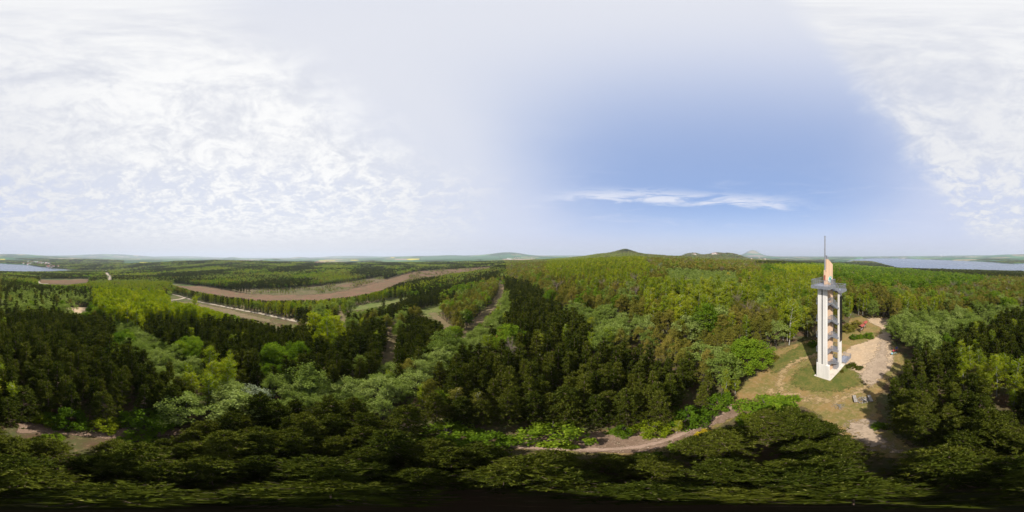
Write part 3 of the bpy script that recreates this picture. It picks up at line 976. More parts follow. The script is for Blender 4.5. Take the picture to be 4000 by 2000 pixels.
class TM:
    """trunk quads and leaf faces of one tree, at real size"""
    def __init__(s, seed):
        s.r = np.random.default_rng(seed)
        s.tv, s.tf = [], []
        s.lv, s.lf, s.lt, s.lm = [], [], [], []
        s.n = 0

    def limb(s, pts, rads, k=5):
        pts = np.asarray(pts, float)
        base = len(s.tv)
        for i, p in enumerate(pts):
            d = unit(pts[min(i + 1, len(pts) - 1)] - pts[max(i - 1, 0)])
            a = np.cross(d, [0.3, 0.1, 1.0] if abs(d[2]) < 0.95 else [1, 0, 0])
            a = unit(a)
            c = np.cross(a, d)
            for j in range(k):
                t = 2 * math.pi * j / k
                s.tv.append(p + rads[i] * (a * math.cos(t) + c * math.sin(t)))
        for i in range(len(pts) - 1):
            for j in range(k):
                a0, a1 = base + i * k + j, base + i * k + (j + 1) % k
                s.tf += [(a0, a1, a1 + k), (a0, a1 + k, a0 + k)]

    def leaves(s, C, D, L, W, tint, m=0, diamond=True):
        """leaf faces at C along D, length L, width W"""
        n = len(C)
        if n == 0:
            return
        D = unit(D)
        S = unit(np.cross(D, s.r.normal(size=(n, 3))))
        L = np.broadcast_to(L, n)[:, None]
        W = np.broadcast_to(W, n)[:, None]
        if diamond:
            P = np.stack([C - D * L * .5, C + S * W * .5, C + D * L * .5, C - S * W * .5], 1)
            f = np.arange(n)[:, None] * 4 + s.n
            F = np.concatenate([f + [0, 1, 2], f + [0, 2, 3]])
            T = np.concatenate([tint, tint])
            k = 4
        else:
            P = np.stack([C - S * W * .5, C + S * W * .5, C + D * L], 1)
            F = np.arange(n)[:, None] * 3 + s.n + [0, 1, 2]
            T = tint
            k = 3
        s.lv.append(P.reshape(-1, 3))
        s.lf.append(F)
        s.lt.append(T)
        s.lm.append(np.full(len(F), m))
        s.n += n * k

    def trunk_mesh(s, name, m):
        return mesh_from(name, np.array(s.tv), np.array(s.tf), [m], smooth=True)

    def crown_mesh(s, name, mats):
        me = mesh_from(name, np.concatenate(s.lv), np.concatenate(s.lf), mats, np.concatenate(s.lm))
        at = me.attributes.new('tint', 'FLOAT', 'FACE')
        at.data.foreach_set('value', np.concatenate(s.lt).astype(np.float32))
        return me

    def whole_mesh(s, name, m, mats):
        nt = len(s.tv)
        V = np.concatenate([np.array(s.tv)] + s.lv)
        F = np.concatenate([np.array(s.tf)] + [f + nt for f in s.lf])
        idx = np.concatenate([np.zeros(len(s.tf), int)] + [a + 1 for a in s.lm])
        me = mesh_from(name, V, F, [m] + list(mats), idx)
        at = me.attributes.new('tint', 'FLOAT', 'FACE')
        at.data.foreach_set('value', np.concatenate([np.full(len(s.tf), .5)] + s.lt).astype(np.float32))
        return me


def sph(r, n):
    return unit(r.normal(size=(n, 3)))


def grow_pine(seed, h=8.0, Rc=1.05, wh=9, br=6, tu=5, bl=9, size=1.0, candles=True, low=0.16):
    t = TM(seed)
    r = t.r
    lean = r.normal(0, 0.12, 2)
    zs = np.linspace(0, h * 0.985, 6)
    t.limb([(lean[0] * (z / h) ** 2, lean[1] * (z / h) ** 2, z) for z in zs], list(np.linspace(0.13, 0.025, 6)), 5)
    C, D, T, CC = [], [], [], []
    for w in range(wh):
        f = low + (0.985 - low) * (w + 0.5 * r.random()) / wh
        prof = min(1.0, 0.55 + 2.0 * f) * max(0.04, 1.01 - f) ** 0.60 * 1.15
        a0 = r.random() * 6.28
        for q in range(br):
            a = a0 + 6.283 * (q + 0.35 * r.normal()) / br
            L = Rc * prof * r.uniform(0.66, 1.18)
            up = 0.12 + 0.75 * f + 0.12 * r.normal()
            o = np.array([math.cos(a), math.sin(a), 0])
            p0 = np.array([lean[0] * f * f, lean[1] * f * f, f * h])
            tip = p0 + o * L + np.array([0, 0, up * L * 0.75])
            mid = p0 * 0.5 + tip * 0.5 + np.array([0, 0, -0.08 * L])
            if tu >= 4:
                t.limb([p0, mid, tip], [0.035, 0.022, 0.008], 3)
            for e in range(tu):
                s = 0.34 + 0.66 * (e + r.random() * 0.7) / tu
                base = p0 * (1 - s) ** 2 + 2 * mid * s * (1 - s) + tip * s * s
                base = base + r.normal(0, 0.17 * size, 3) * np.array([1, 1, 0.6]) * L
                tt = r.random()
                dirs = unit(sph(r, bl) + o * 0.55 + np.array([0, 0, 0.75]))
                C.append(np.repeat(base[None], bl, 0) + r.normal(0, 0.05, (bl, 3)))
                D.append(dirs)
                T.append(np.clip(0.25 + 0.5 * tt + r.normal(0, 0.13, bl), 0, 1))
                if candles and s > 0.6 and f > 0.3 and r.random() < 0.5:
                    CC.append(base + np.array([0, 0, 0.16]) + o * 0.05)
    C, D, T = np.concatenate(C), np.concatenate(D), np.concatenate(T)
    n = len(C)
    t.leaves(C, D, r.uniform(0.30, 0.46, n) * size, r.uniform(0.11, 0.17, n) * size, T, 0, False)
    if CC:
        CC = np.array(CC)
        k = len(CC)
        for _ in range(2):
            t.leaves(CC, np.array([0, 0, 1.0]) + r.normal(0, 0.25, (k, 3)), r.uniform(0.14, 0.22, k), r.uniform(0.035, 0.06, k), r.random(k), 1, False)
    return t


def grow_broad(seed, h=9.0, Rc=3.0, base=0.12, nc=46, nl=46, ls=0.30, limbs=9, clump=0.75, stems=1, dome=False, topw=0.5):
    """rounded crown of leaf clumps carried by limbs"""
    t = TM(seed)
    r = t.r
    zc = h * (base + 1) / 2
    hz = h * (1 - base) / 2
    for s in range(stems):
        off = r.normal(0, 0.18 * (stems > 1), 2)
        tip = np.array([off[0] * 4, off[1] * 4, h * 0.8])
        t.limb([np.array([off[0], off[1], 0]), np.array([off[0] * 1.6, off[1] * 1.6, h * 0.3]), tip], [0.11 * h / 9 + 0.03, 0.085 * h / 9 + 0.02, 0.02], 6)
    cs = []
    for i in range(nc):
        d = sph(r, 1)[0]
        if d[2] < -0.55:
            d[2] *= -0.6
        q = r.uniform(0.45, 1.0) ** 0.6
        wob = 1 + 0.16 * math.sin(3.1 * math.atan2(d[1], d[0]) + seed) + 0.1 * r.normal()
        wz = Rc * (1 - topw * 0.35 * max(d[2], 0))
        if dome:
            d[2] = abs(d[2])
            cs.append(np.array([d[0] * Rc * q * wob, d[1] * Rc * q * wob, h * (0.06 + 0.86 * d[2] * q)]))
            continue
        cs.append(np.array([d[0] * wz * q * wob, d[1] * wz * q * wob, zc + d[2] * hz * q]))
    cs = np.array(cs)
    for i in range(min(limbs, nc)):
        c = cs[i]
        z0 = h * r.uniform(max(base * 0.6, 0.05), 0.5)
        t.limb([(0, 0, z0), c * 0.55 + np.array([0, 0, z0 * 0.3]), c], [0.05 * h / 9 + 0.012, 0.03, 0.01], 4)
    C, D, T = [], [], []
    for c in cs:
        k = max(3, int(nl * r.uniform(0.6, 1.35)))
        rad = clump * r.uniform(0.7, 1.3)
        u = sph(r, k) * (r.random((k, 1)) ** (1 / 2.4)) * rad * np.array([1, 1, 0.68])
        tt = r.random()
        C.append(c + u)
        out = unit(c - np.array([0, 0, zc * 0.8]))
        nrm = unit(out * 0.5 + np.array([0, 0, 0.7]) + sph(r, k) * 0.9)
        D.append(np.cross(nrm, sph(r, k)))
        T.append(np.clip(0.2 + 0.55 * tt + r.normal(0, 0.14, k), 0, 1))
    C, D, T = np.concatenate(C), np.concatenate(D), np.concatenate(T)
    n = len(C)
    t.leaves(C, D, r.uniform(0.75, 1.3, n) * ls, r.uniform(0.5, 0.85, n) * ls, T, 0, True)
    return t


def grow_birch(seed, h=12.0, Rc=1.7, nb=30, nl=46, ls=0.2, base=0.22, tw=5):
    t = TM(seed)
    r = t.r
    lean = r.normal(0, 0.35, 2)
    zs = np.linspace(0, h * 0.97, 7)
    path = np.array([(lean[0] * (z / h) ** 1.5 + 0.08 * math.sin(z * 0.9 + seed), lean[1] * (z / h) ** 1.5, z) for z in zs])
    t.limb(path, list(np.linspace(0.105 * h / 12, 0.02, 7)), tw)
    C, D, T = [], [], []
    for i in range(nb):
        f = base + (0.98 - base) * (i + r.random()) / nb
        p0 = np.array([np.interp(f * h, zs, path[:, 0]), np.interp(f * h, zs, path[:, 1]), f * h])
        a = r.random() * 6.283
        x = (f - base) / (1 - base)
        L = Rc * (0.35 + 1.35 * x ** 0.6 * (1 - x) ** 0.75 + 0.12 * r.normal())
        L = max(L, 0.25)
        o = np.array([math.cos(a), math.sin(a), 0])
        tip = p0 + o * L + np.array([0, 0, 0.75 * L])
        if tw > 4:
            t.limb([p0, p0 * .5 + tip * .5 + np.array([0, 0, 0.1 * L]), tip], [0.028, 0.016, 0.006], 3)
        k = max(3, int(nl * (0.5 + 0.7 * L / Rc)))
        s = r.uniform(0.25, 1.12, k)[:, None]
        P = p0 + (tip - p0) * s + r.normal(0, 0.22, (k, 3)) * np.array([1, 1, 0.5]) * (0.5 + Rc / 3)
        P[:, 2] -= r.random(k) ** 2 * 0.75 * s[:, 0]
        tt = r.random()
        C.append(P)
        D.append(sph(r, k) * np.array([1, 1, 0.8]) + np.array([0, 0, -0.6]))
        T.append(np.clip(0.25 + 0.45 * tt + r.normal(0, 0.16, k), 0, 1))
    C, D, T = np.concatenate(C), np.concatenate(D), np.concatenate(T)
    n = len(C)
    t.leaves(C, D, r.uniform(0.8, 1.35, n) * ls, r.uniform(0.5, 0.8, n) * ls, T, 0, True)
    return t


def grow_bare(seed, h=8.0, Rc=2.3, nb=26, nt=26, lw=0.035):
    t = TM(seed)
    r = t.r
    t.limb([(0, 0, 0), (0.1, 0.05, h * 0.35), (0.15, -0.1, h * 0.9)], [0.13, 0.09, 0.02], 5)
    C, D, T = [], [], []
    for i in range(nb):
        f = 0.2 + 0.7 * r.random()
        a = r.random() * 6.283
        L = Rc * r.uniform(0.6, 1.2) * (1.1 - 0.5 * f)
        p0 = np.array([0.1, 0, f * h])
        tip = p0 + np.array([math.cos(a) * L, math.sin(a) * L, L * r.uniform(0.6, 1.4)])
        mid = (p0 + tip) / 2 + np.array([math.cos(a), math.sin(a), -0.4]) * 0.15 * L
        t.limb([p0, mid, tip], [0.05, 0.03, 0.01], 4)
        s = r.uniform(0.3, 1.0, nt)[:, None]
        P = p0 + (tip - p0) * s
        C.append(P)
        D.append(unit(sph(r, nt) + np.array([math.cos(a), math.sin(a), 1.0]) * 0.7))
        T.append(r.random(nt))
    C, D, T = np.concatenate(C), np.concatenate(D), np.concatenate(T)
    n = len(C)
    t.leaves(C, D, r.uniform(0.6, 1.3, n) * h / 8, np.full(n, lw), T, 0, False)
    return t


# kind: generators for near, middle, far and very far, nominal height, bark, crown materials
KINDS = {
    'pine_tree': dict(h=8.0, bark='bark_p', leafs=('pine', 'shoot'),
                      near=[lambda s: grow_pine(s, size=0.85), lambda s: grow_pine(s, Rc=1.2, wh=10, br=6, size=0.88), lambda s: grow_pine(s, Rc=1.0, wh=11, br=5, h=8.6, size=0.85), lambda s: grow_pine(s, Rc=1.3, wh=10, br=6, h=7.6, size=0.9), lambda s: grow_pine(s, Rc=1.1, wh=11, size=0.85),
                            lambda s: grow_pine(s, Rc=1.75, wh=12, br=8, tu=7, bl=10, size=0.68), lambda s: grow_pine(s, Rc=1.95, wh=11, br=9, tu=7, bl=10, size=0.68, h=7.6)],
                      mid=[lambda s: grow_pine(s, wh=8, br=5, tu=3, bl=6, size=1.45, candles=False)] * 3,
                      far=[lambda s: grow_pine(s, wh=6, br=4, tu=2, bl=4, size=2.3, candles=False)] * 3,
                      vfar=[lambda s: grow_pine(s, Rc=2.0, wh=4, br=4, tu=1, bl=4, size=5.5, candles=False)] * 2),
    'birch_tree': dict(h=12.0, bark='bark_b', leafs=('birch',),
                       near=[lambda s: grow_birch(s, Rc=1.35, nb=40, nl=80, ls=0.22), lambda s: grow_birch(s, Rc=1.5, nb=40, nl=80, ls=0.23), lambda s: grow_birch(s, Rc=1.2, h=12.8, nb=42, nl=74, ls=0.21), lambda s: grow_birch(s, Rc=1.7, h=11, nb=38, nl=84, ls=0.23)],
                       mid=[lambda s: grow_birch(s, Rc=1.35, nb=28, nl=36, ls=0.38, tw=4, base=0.12)] * 4,
                       far=[lambda s: grow_birch(s, Rc=1.8, nb=16, nl=14, ls=0.85, tw=3, base=0.1)] * 3,
                       vfar=[lambda s: grow_birch(s, Rc=2.4, nb=8, nl=5, ls=1.7, tw=3)] * 2),
    'poplar_tree': dict(h=12.0, bark='bark_b', leafs=('poplar',),
                        near=[lambda s: grow_birch(s, Rc=1.6, nb=40, nl=84, ls=0.27, base=0.12), lambda s: grow_birch(s, Rc=1.9, nb=38, nl=84, ls=0.27, base=0.12)],
                        mid=[lambda s: grow_birch(s, nb=26, nl=44, ls=0.42, tw=4, base=0.08)] * 4,
                        far=[lambda s: grow_birch(s, Rc=1.8, nb=16, nl=15, ls=0.85, tw=3, base=0.06)] * 3,
                        vfar=[lambda s: grow_birch(s, Rc=2.4, nb=8, nl=5, ls=1.7, tw=3)] * 2),
    'willow_tree': dict(h=7.5, bark='bark_d', leafs=('pale',),
                        near=[lambda s: grow_broad(s, h=7.5, Rc=2.3, base=0.18, nc=74, nl=44, ls=0.22, clump=0.55, stems=2)] * 4,
                        mid=[lambda s: grow_broad(s, h=7.5, Rc=2.3, base=0.15, nc=30, nl=18, ls=0.38, clump=0.7, limbs=4)] * 3,
                        far=[lambda s: grow_broad(s, h=7.5, Rc=2.3, base=0.1, nc=16, nl=8, ls=0.8, clump=0.8, limbs=0)] * 2,
                        vfar=[lambda s: grow_broad(s, h=7.5, Rc=3.0, base=0.1, nc=8, nl=6, ls=1.7, clump=1.2, limbs=0)] * 2),
    'maple_tree': dict(h=9.0, bark='bark_d', leafs=('broad',),
                       near=[lambda s: grow_broad(s, h=9, Rc=3.3, base=0.02, nc=190, nl=56, ls=0.28, clump=0.70, limbs=5), lambda s: grow_broad(s, h=9, Rc=2.4, base=0.06, nc=100, nl=46, ls=0.27, clump=0.65, limbs=5), lambda s: grow_broad(s, h=9, Rc=2.7, base=0.06, nc=110, nl=46, ls=0.27, clump=0.65, limbs=5)],
                       mid=[lambda s: grow_broad(s, h=9, Rc=3.0, base=0.08, nc=36, nl=22, ls=0.50, clump=0.95, limbs=4)] * 3,
                       far=[lambda s: grow_broad(s, h=9, Rc=3.0, base=0.05, nc=18, nl=9, ls=1.05, clump=1.1, limbs=0)] * 3,
                       vfar=[lambda s: grow_broad(s, h=9, Rc=3.6, base=0.05, nc=9, nl=6, ls=2.1, clump=1.5, limbs=0)] * 2),
    'oak_tree': dict(h=10.5, bark='bark_d', leafs=('oak',),
                     near=[lambda s: grow_broad(s, h=10.5, Rc=1.9, base=0.2, nc=64, nl=40, ls=0.22, clump=0.55, limbs=16, topw=1.2)] * 4,
                     mid=[lambda s: grow_broad(s, h=10.5, Rc=1.9, base=0.15, nc=34, nl=20, ls=0.40, clump=0.62, limbs=6, topw=1.2)] * 4,
                     far=[lambda s: grow_broad(s, h=10.5, Rc=2.5, base=0.1, nc=16, nl=9, ls=0.95, clump=1.0, limbs=2)] * 3,
                     vfar=[lambda s: grow_broad(s, h=10.5, Rc=3.2, base=0.1, nc=8, nl=6, ls=2.0, clump=1.5, limbs=0)] * 2),
    'bare_tree': dict(h=8.0, bark='twig', leafs=('bare',),
                      near=[lambda s: grow_bare(s)] * 3, mid=[lambda s: grow_bare(s, nb=16, nt=12, lw=0.07)] * 2,
                      far=[lambda s: grow_bare(s, nb=8, nt=8, lw=0.16)] * 2, vfar=[lambda s: grow_bare(s, nb=6, nt=5, lw=0.4)]),
    'leafy_bush': dict(h=2.6, bark='bark_d', leafs=('broad',),
                       near=[lambda s: grow_broad(s, h=2.6, Rc=1.7, base=0.05, nc=84, nl=40, ls=0.20, clump=0.36, stems=3, limbs=5, dome=True)] * 4,
                       mid=[lambda s: grow_broad(s, h=2.6, Rc=1.7, base=-0.05, nc=18, nl=18, ls=0.4, clump=0.5, limbs=0)] * 2,
                       far=[lambda s: grow_broad(s, h=2.6, Rc=1.7, base=-0.05, nc=8, nl=7, ls=0.9, clump=0.6, limbs=0)] * 2,
                       vfar=[lambda s: grow_broad(s, h=2.6, Rc=1.9, base=-0.05, nc=5, nl=4, ls=1.4, clump=0.8, limbs=0)] * 2),
}
KSEED = {k: 100 * i for i, k in enumerate(KINDS)}
PROTO = {}


def near_pair(kind, v):
    key = (kind, v)
    if key not in PROTO:
        K = KINDS[kind]
        t = K['near'][v](KSEED[kind] + v * 7 + 1)
        PROTO[key] = (t.trunk_mesh('trunk', M[K['bark']]), t.crown_mesh('crown', [M[l] for l in K['leafs']]))
    return PROTO[key]


N_OBJ = {}


def plant(kind, x, y, scale, label, cat, group=None, v=None, rz=None, width=1.0, leafmat=None, z=None):
    """one tree or bush: an Empty at the foot with the parts trunk and crown"""
    nv = len(KINDS[kind]['near'])
    v = int(rng.integers(nv)) if v is None else v % nv
    tm, cm = near_pair(kind, v)
    if leafmat:
        key = (kind, v, leafmat)
        if key not in PROTO:
            c2 = cm.copy()
            c2.materials[0] = M[leafmat]
            PROTO[key] = c2
        cm = PROTO[key]
    o = bpy.data.objects.new(kind, None)
    COL.objects.link(o)
    o.location = (x, y, (tz(x, y) if z is None else z) - 0.05)
    o.rotation_euler = (0, 0, rng.random() * 6.283 if rz is None else rz)
    o.scale = (scale * width, scale * width, scale)
    tag(o, label, cat, group)
    a = bpy.data.objects.new('trunk' if 'bush' not in kind else 'stems', tm)
    COL.objects.link(a)
    a.parent = o
    a = bpy.data.objects.new('crown', cm)
    COL.objects.link(a)
    a.parent = o
    return o


# ------------------------------------------------------------------ stands of trees (outlines in photo pixels at crown level; later ones win)
STANDS = [
    # kind, mean height, spacing, words for the label, outline
    ('oak_tree', 9.7, 2.86, 'on the wooded rise beyond the pines', [(1960, 980), (3260, 985), (3260, 1340), (2860, 1330), (2500, 1350), (2200, 1260), (2000, 1130)]),
    ('oak_tree', 9.2, 2.69, 'in the woods right of the tower', [(3230, 1010), (4000, 1060), (4000, 1250), (3700, 1260), (3480, 1250), (3230, 1240)]),
    ('birch_tree', 10.9, 2.55, 'on the crest of the wooded rise', [(2150, 990), (2480, 990), (2560, 1060), (2500, 1130), (2300, 1140), (2130, 1090)]),
    ('oak_tree', 8.7, 2.52, 'in the brownish belt across the wooded rise', [(2130, 1070), (2330, 1095), (2560, 1110), (2570, 1170), (2330, 1180), (2170, 1120)]),
    ('birch_tree', 11.9, 2.72, 'in the tall birch row on the rise', [(2510, 1130), (2700, 1120), (2960, 1130), (2980, 1210), (2700, 1290), (2530, 1270)]),
    ('willow_tree', 6.8, 2.70, 'in the green thicket below the crest', [(2600, 1040), (2880, 1060), (2900, 1130), (2720, 1140), (2600, 1110)]),
    ('birch_tree', 11.4, 2.72, 'in the birch wood left of the tower', [(2900, 1080), (3190, 1090), (3195, 1250), (3140, 1310), (2990, 1290), (2930, 1200)]),
    ('oak_tree', 8.7, 2.52, 'in the olive wood left of the tower', [(2870, 1180), (3040, 1190), (3050, 1300), (2960, 1370), (2860, 1300)]),
    ('maple_tree', 11.0, 4.2, 'in the bright wood behind the tower', [(2980, 1035), (3300, 1025), (3520, 1045), (3700, 1060), (3860, 1085), (3760, 1130), (3560, 1140), (3330, 1110), (3150, 1080), (2980, 1080)]),
    ('poplar_tree', 11.5, 3.4, 'in the yellow-green wood behind the tower', [(3010, 1045), (3240, 1040), (3260, 1075), (3100, 1085)]),
    ('pine_tree', 9.1, 2.62, 'in the dark belt above the lake shore', [(3260, 1018), (3500, 1035), (3700, 1055), (4000, 1060), (4000, 1085), (3820, 1080), (3500, 1052), (3280, 1032), (2950, 1035), (2950, 1022)]),
    ('oak_tree', 9.7, 2.52, 'in the brown belt behind the sand yard', [(3290, 1110), (3560, 1135), (3720, 1120), (4000, 1090), (4000, 1180), (3760, 1200), (3540, 1190), (3300, 1180)]),
    ('oak_tree', 9.2, 2.35, 'in the dense olive belt right of the tower', [(3300, 1165), (3560, 1160), (4000, 1150), (4000, 1205), (3840, 1215), (3640, 1205), (3500, 1230), (3300, 1220)]),
    ('birch_tree', 10.4, 2.89, 'in the mixed fringe behind the sand yard', [(3295, 1160), (3400, 1165), (3420, 1230), (3340, 1240), (3295, 1215)]),
    ('birch_tree', 10.4, 2.89, 'in the mixed fringe right of the sand yard', [(3500, 1180), (3700, 1170), (3700, 1235), (3520, 1240)]),
    ('willow_tree', 7.2, 2.61, 'in the green thicket right of the sand yard', [(3470, 1235), (3700, 1225), (3900, 1190), (4000, 1190), (4000, 1260), (3840, 1290), (3720, 1310), (3640, 1400), (3560, 1430), (3500, 1390), (3475, 1330)]),
    ('pine_tree', 8.1, 2.05, 'in the pine stand right of the clearing', [(3520, 1440), (3620, 1400), (3720, 1320), (3860, 1280), (3900, 1240), (4000, 1200), (4000, 2000), (3440, 2000), (3440, 1600), (3470, 1500)]),
    ('birch_tree', 8.1, 2.38, 'in the bright gap of the right pine stand', [(3730, 1370), (3820, 1360), (3960, 1440), (4000, 1500), (3960, 1570), (3860, 1560), (3760, 1460)]),
    ('pine_tree', 7.9, 2.05, 'in the big pine stand before the rise', [(1700, 1440), (1850, 1370), (2020, 1360), (2230, 1340), (2480, 1370), (2600, 1420), (2870, 1460), (2880, 1560), (2700, 1640), (2300, 1670), (1950, 1680), (1760, 1560)]),
    ('willow_tree', 7.2, 2.61, 'in the pale green fringe of the rise', [(2180, 1180), (2400, 1220), (2540, 1260), (2560, 1340), (2420, 1330), (2300, 1290), (2200, 1240)]),
    ('oak_tree', 7.8, 2.52, 'in the leafy fringe beside the big maple', [(2480, 1300), (2860, 1290), (2870, 1440), (2760, 1460), (2580, 1400)]),
    ('pine_tree', 7.9, 2.13, 'in the dark pines along the ride', [(1975, 1080), (2080, 1110), (2190, 1190), (2310, 1270), (2330, 1340), (2140, 1345), (1990, 1320), (1890, 1330), (1950, 1230)]),
    ('willow_tree', 6.3, 2.43, 'in the pale strip beside the ride', [(1950, 1200), (1975, 1120), (2000, 1130), (1985, 1230), (1900, 1330), (1800, 1390), (1700, 1440), (1640, 1510), (1480, 1570), (1560, 1470), (1720, 1350), (1860, 1270)]),
    ('oak_tree', 7.4, 2.18, 'in the dark spur between two rides', [(1720, 1195), (1850, 1120), (1940, 1070), (1952, 1110), (1930, 1170), (1860, 1240), (1800, 1290), (1745, 1260)]),
    ('pine_tree', 7.1, 1.97, 'in the wedge-shaped plantation', [(1545, 1300), (1580, 1250), (1660, 1212), (1720, 1280), (1748, 1320), (1660, 1390), (1550, 1440), (1532, 1390)]),
    ('pine_tree', 7.1, 2.30, 'in the dark belt beside the meadow', [(1345, 1235), (1480, 1215), (1600, 1160), (1740, 1115), (1950, 1055), (1962, 1075), (1800, 1118), (1700, 1165), (1640, 1195), (1500, 1235), (1370, 1262)]),
    ('birch_tree', 8.1, 2.04, 'in the young birch row beyond the meadow', [(700, 1130), (860, 1160), (1020, 1178), (1200, 1182), (1360, 1165), (1560, 1120), (1800, 1070), (1800, 1082), (1600, 1132), (1480, 1165), (1330, 1195), (1100, 1208), (940, 1195), (820, 1180)]),
    ('oak_tree', 7.4, 2.52, 'in the mixed fringe above the forest road', [(1040, 1195), (1230, 1200), (1335, 1205), (1335, 1258), (1200, 1250), (1060, 1228)]),
    ('pine_tree', 7.1, 2.46, 'in the pine fringe above the forest road', [(1120, 1205), (1330, 1212), (1332, 1255), (1190, 1245)]),
    ('pine_tree', 7.5, 1.97, 'in the broad pine stand below the forest road', [(530, 1255), (700, 1248), (900, 1240), (1080, 1262), (1240, 1275), (1360, 1290), (1490, 1265), (1525, 1290), (1500, 1430), (1320, 1490), (1100, 1460), (930, 1470), (830, 1410), (640, 1370), (545, 1300)]),
    ('poplar_tree', 9.5, 2.4, 'in the bright clump within the pines', [(1222, 1262), (1340, 1275), (1348, 1322), (1300, 1352), (1228, 1325)]),
    ('poplar_tree', 11.0, 2.3, 'in the bright yellow-green band', [(365, 1150), (460, 1140), (600, 1155), (720, 1172), (880, 1200), (885, 1245), (700, 1255), (560, 1262), (520, 1292), (470, 1275), (380, 1225)]),
    ('willow_tree', 7.5, 2.8, 'in the mixed leafy belt behind the left pines', [(-10, 1138), (230, 1132), (360, 1150), (385, 1222), (230, 1205), (-10, 1222)]),
    ('pine_tree', 7.7, 1.97, 'in the left pine stand', [(-10, 1215), (230, 1210), (400, 1240), (470, 1300), (600, 1370), (740, 1460), (660, 1600), (440, 1655), (-10, 1660)]),
    ('willow_tree', 6.3, 2.34, 'in the pale diagonal strip', [(435, 1250), (530, 1285), (660, 1350), (800, 1440), (740, 1500), (580, 1420), (470, 1335)]),
    ('maple_tree', 6.5, 3.4, 'in the bright clump by the diagonal strip', [(412, 1310), (500, 1300), (525, 1345), (450, 1362)]),
    ('maple_tree', 6.5, 3.2, 'in the bright clump before the broad pine stand', [(700, 1330), (790, 1300), (800, 1380), (700, 1400)]),
    ('maple_tree', 6.5, 3.2, 'along the lower edge of the broad pine stand', [(1000, 1400), (1130, 1345), (1210, 1380), (1120, 1440), (1010, 1460)]),
    ('birch_tree', 9.0, 2.38, 'in the birch group beside the diagonal strip', [(720, 1480), (800, 1400), (900, 1390), (940, 1430), (920, 1510), (780, 1570)]),
    ('willow_tree', 5.9, 2.43, 'in the pale belt below the broad pine stand', [(900, 1500), (1100, 1470), (1320, 1500), (1480, 1460), (1640, 1440), (1660, 1520), (1500, 1590), (1250, 1600), (1000, 1610), (880, 1580)]),
    ('pine_tree', 8.1, 2.13, 'in the pine stand below the drone', [(-10, 1655), (120, 1700), (420, 1712), (720, 1700), (860, 1610), (1200, 1600), (1520, 1590), (1660, 1560), (1900, 1690), (2000, 1760), (2500, 1775), (2680, 1720), (2900, 1620), (3030, 1600), (3130, 1590), (3230, 1650), (3310, 1740), (3400, 1790), (3640, 1800), (3700, 1740), (4000, 1700), (4010, 2010), (-10, 2010)]),
    ('maple_tree', 6.0, 3.0, 'in the green thicket at the end of the track', [(1690, 1620), (1900, 1600), (2000, 1660), (2010, 1720), (1960, 1760), (1760, 1760), (1680, 1680)]),
]
MIXED = ('on the crest', 'in the tall birch', 'in the brownish', 'in the birch wood', 'in the olive', 'in the bright wood', 'in the brown belt', 'in the dense olive', 'in the mixed', 'in the young birch', 'in the mixed leafy')
NOTREE = [CLEARING,
          [(650, 1105), (800, 1118), (980, 1148), (1120, 1150), (1260, 1148), (1380, 1128), (1480, 1098), (1560, 1076), (1600, 1068), (1590, 1090), (1480, 1135), (1380, 1155), (1250, 1168), (1050, 1172), (900, 1158), (760, 1135)],
          [(1335, 1213), (1370, 1198), (1480, 1180), (1600, 1155), (1590, 1165), (1490, 1193), (1390, 1213)],
          [(1618, 1222), (1680, 1200), (1720, 1195), (1722, 1215), (1700, 1245), (1660, 1232)],
          [(672, 1146), (730, 1160), (760, 1172), (860, 1192), (1000, 1218), (1100, 1240), (1200, 1257), (1340, 1265), (1340, 1272), (1200, 1267), (1060, 1262), (900, 1225), (760, 1190), (690, 1178), (655, 1178)],
          [(1316, 1212), (1328, 1212), (1358, 1266), (1338, 1268)],
          [(1532, 1250), (1556, 1250), (1548, 1290), (1538, 1340), (1526, 1400), (1500, 1440), (1480, 1440), (1505, 1390), (1520, 1330), (1528, 1290)],
          [(1685, 1225), (1700, 1225), (1780, 1295), (1765, 1300)],
          [(1946, 1100), (1962, 1100), (1968, 1140), (1940, 1190), (1885, 1245), (1815, 1315), (1800, 1310), (1870, 1240), (1925, 1180), (1950, 1140)],
          [(235, 1201), (300, 1198), (362, 1199), (355, 1211), (300, 1214), (245, 1208)],
          [(160, 1090), (350, 1089), (340, 1104), (260, 1112), (145, 1108)],
          [(405, 1055), (420, 1058), (438, 1082), (436, 1094), (422, 1094), (410, 1068)],
          [(60, 1645), (250, 1650), (450, 1668), (730, 1668), (740, 1692), (600, 1712), (400, 1714), (250, 1698), (60, 1692)]]
SPARSE = [[(1560, 1085), (1620, 1060), (1960, 1040), (1900, 1062), (1780, 1082), (1640, 1105), (1500, 1145)],
          [(900, 1130), (1120, 1130), (1300, 1110), (1500, 1080), (1500, 1100), (1380, 1130), (1260, 1152), (1000, 1152)],
          [(760, 1180), (1060, 1245), (1060, 1270), (900, 1235)], [(400, 1100), (160, 1095), (160, 1112), (350, 1112)]]

STAND_LABEL = {'pine_tree': 'dark green pine', 'birch_tree': 'yellow-green birch', 'poplar_tree': 'bright yellow-green poplar', 'willow_tree': 'grey-green willow', 'maple_tree': 'bright green leafy tree', 'oak_tree': 'olive half-leafed oak',
               'bare_tree': 'bare grey-brown tree', 'leafy_bush': 'green bush'}
CATS = {'pine_tree': 'pine tree', 'birch_tree': 'birch tree', 'poplar_tree': 'poplar tree', 'willow_tree': 'willow tree', 'maple_tree': 'maple tree', 'oak_tree': 'oak tree', 'bare_tree': 'bare tree', 'leafy_bush': 'bush'}


def pixel(x, y, z):
    r = np.hypot(x, y)
    return 2000 + np.degrees(np.arctan2(x, y)) / 0.09, 1000 - np.degrees(np.arctan2(z - H, r)) / 0.09


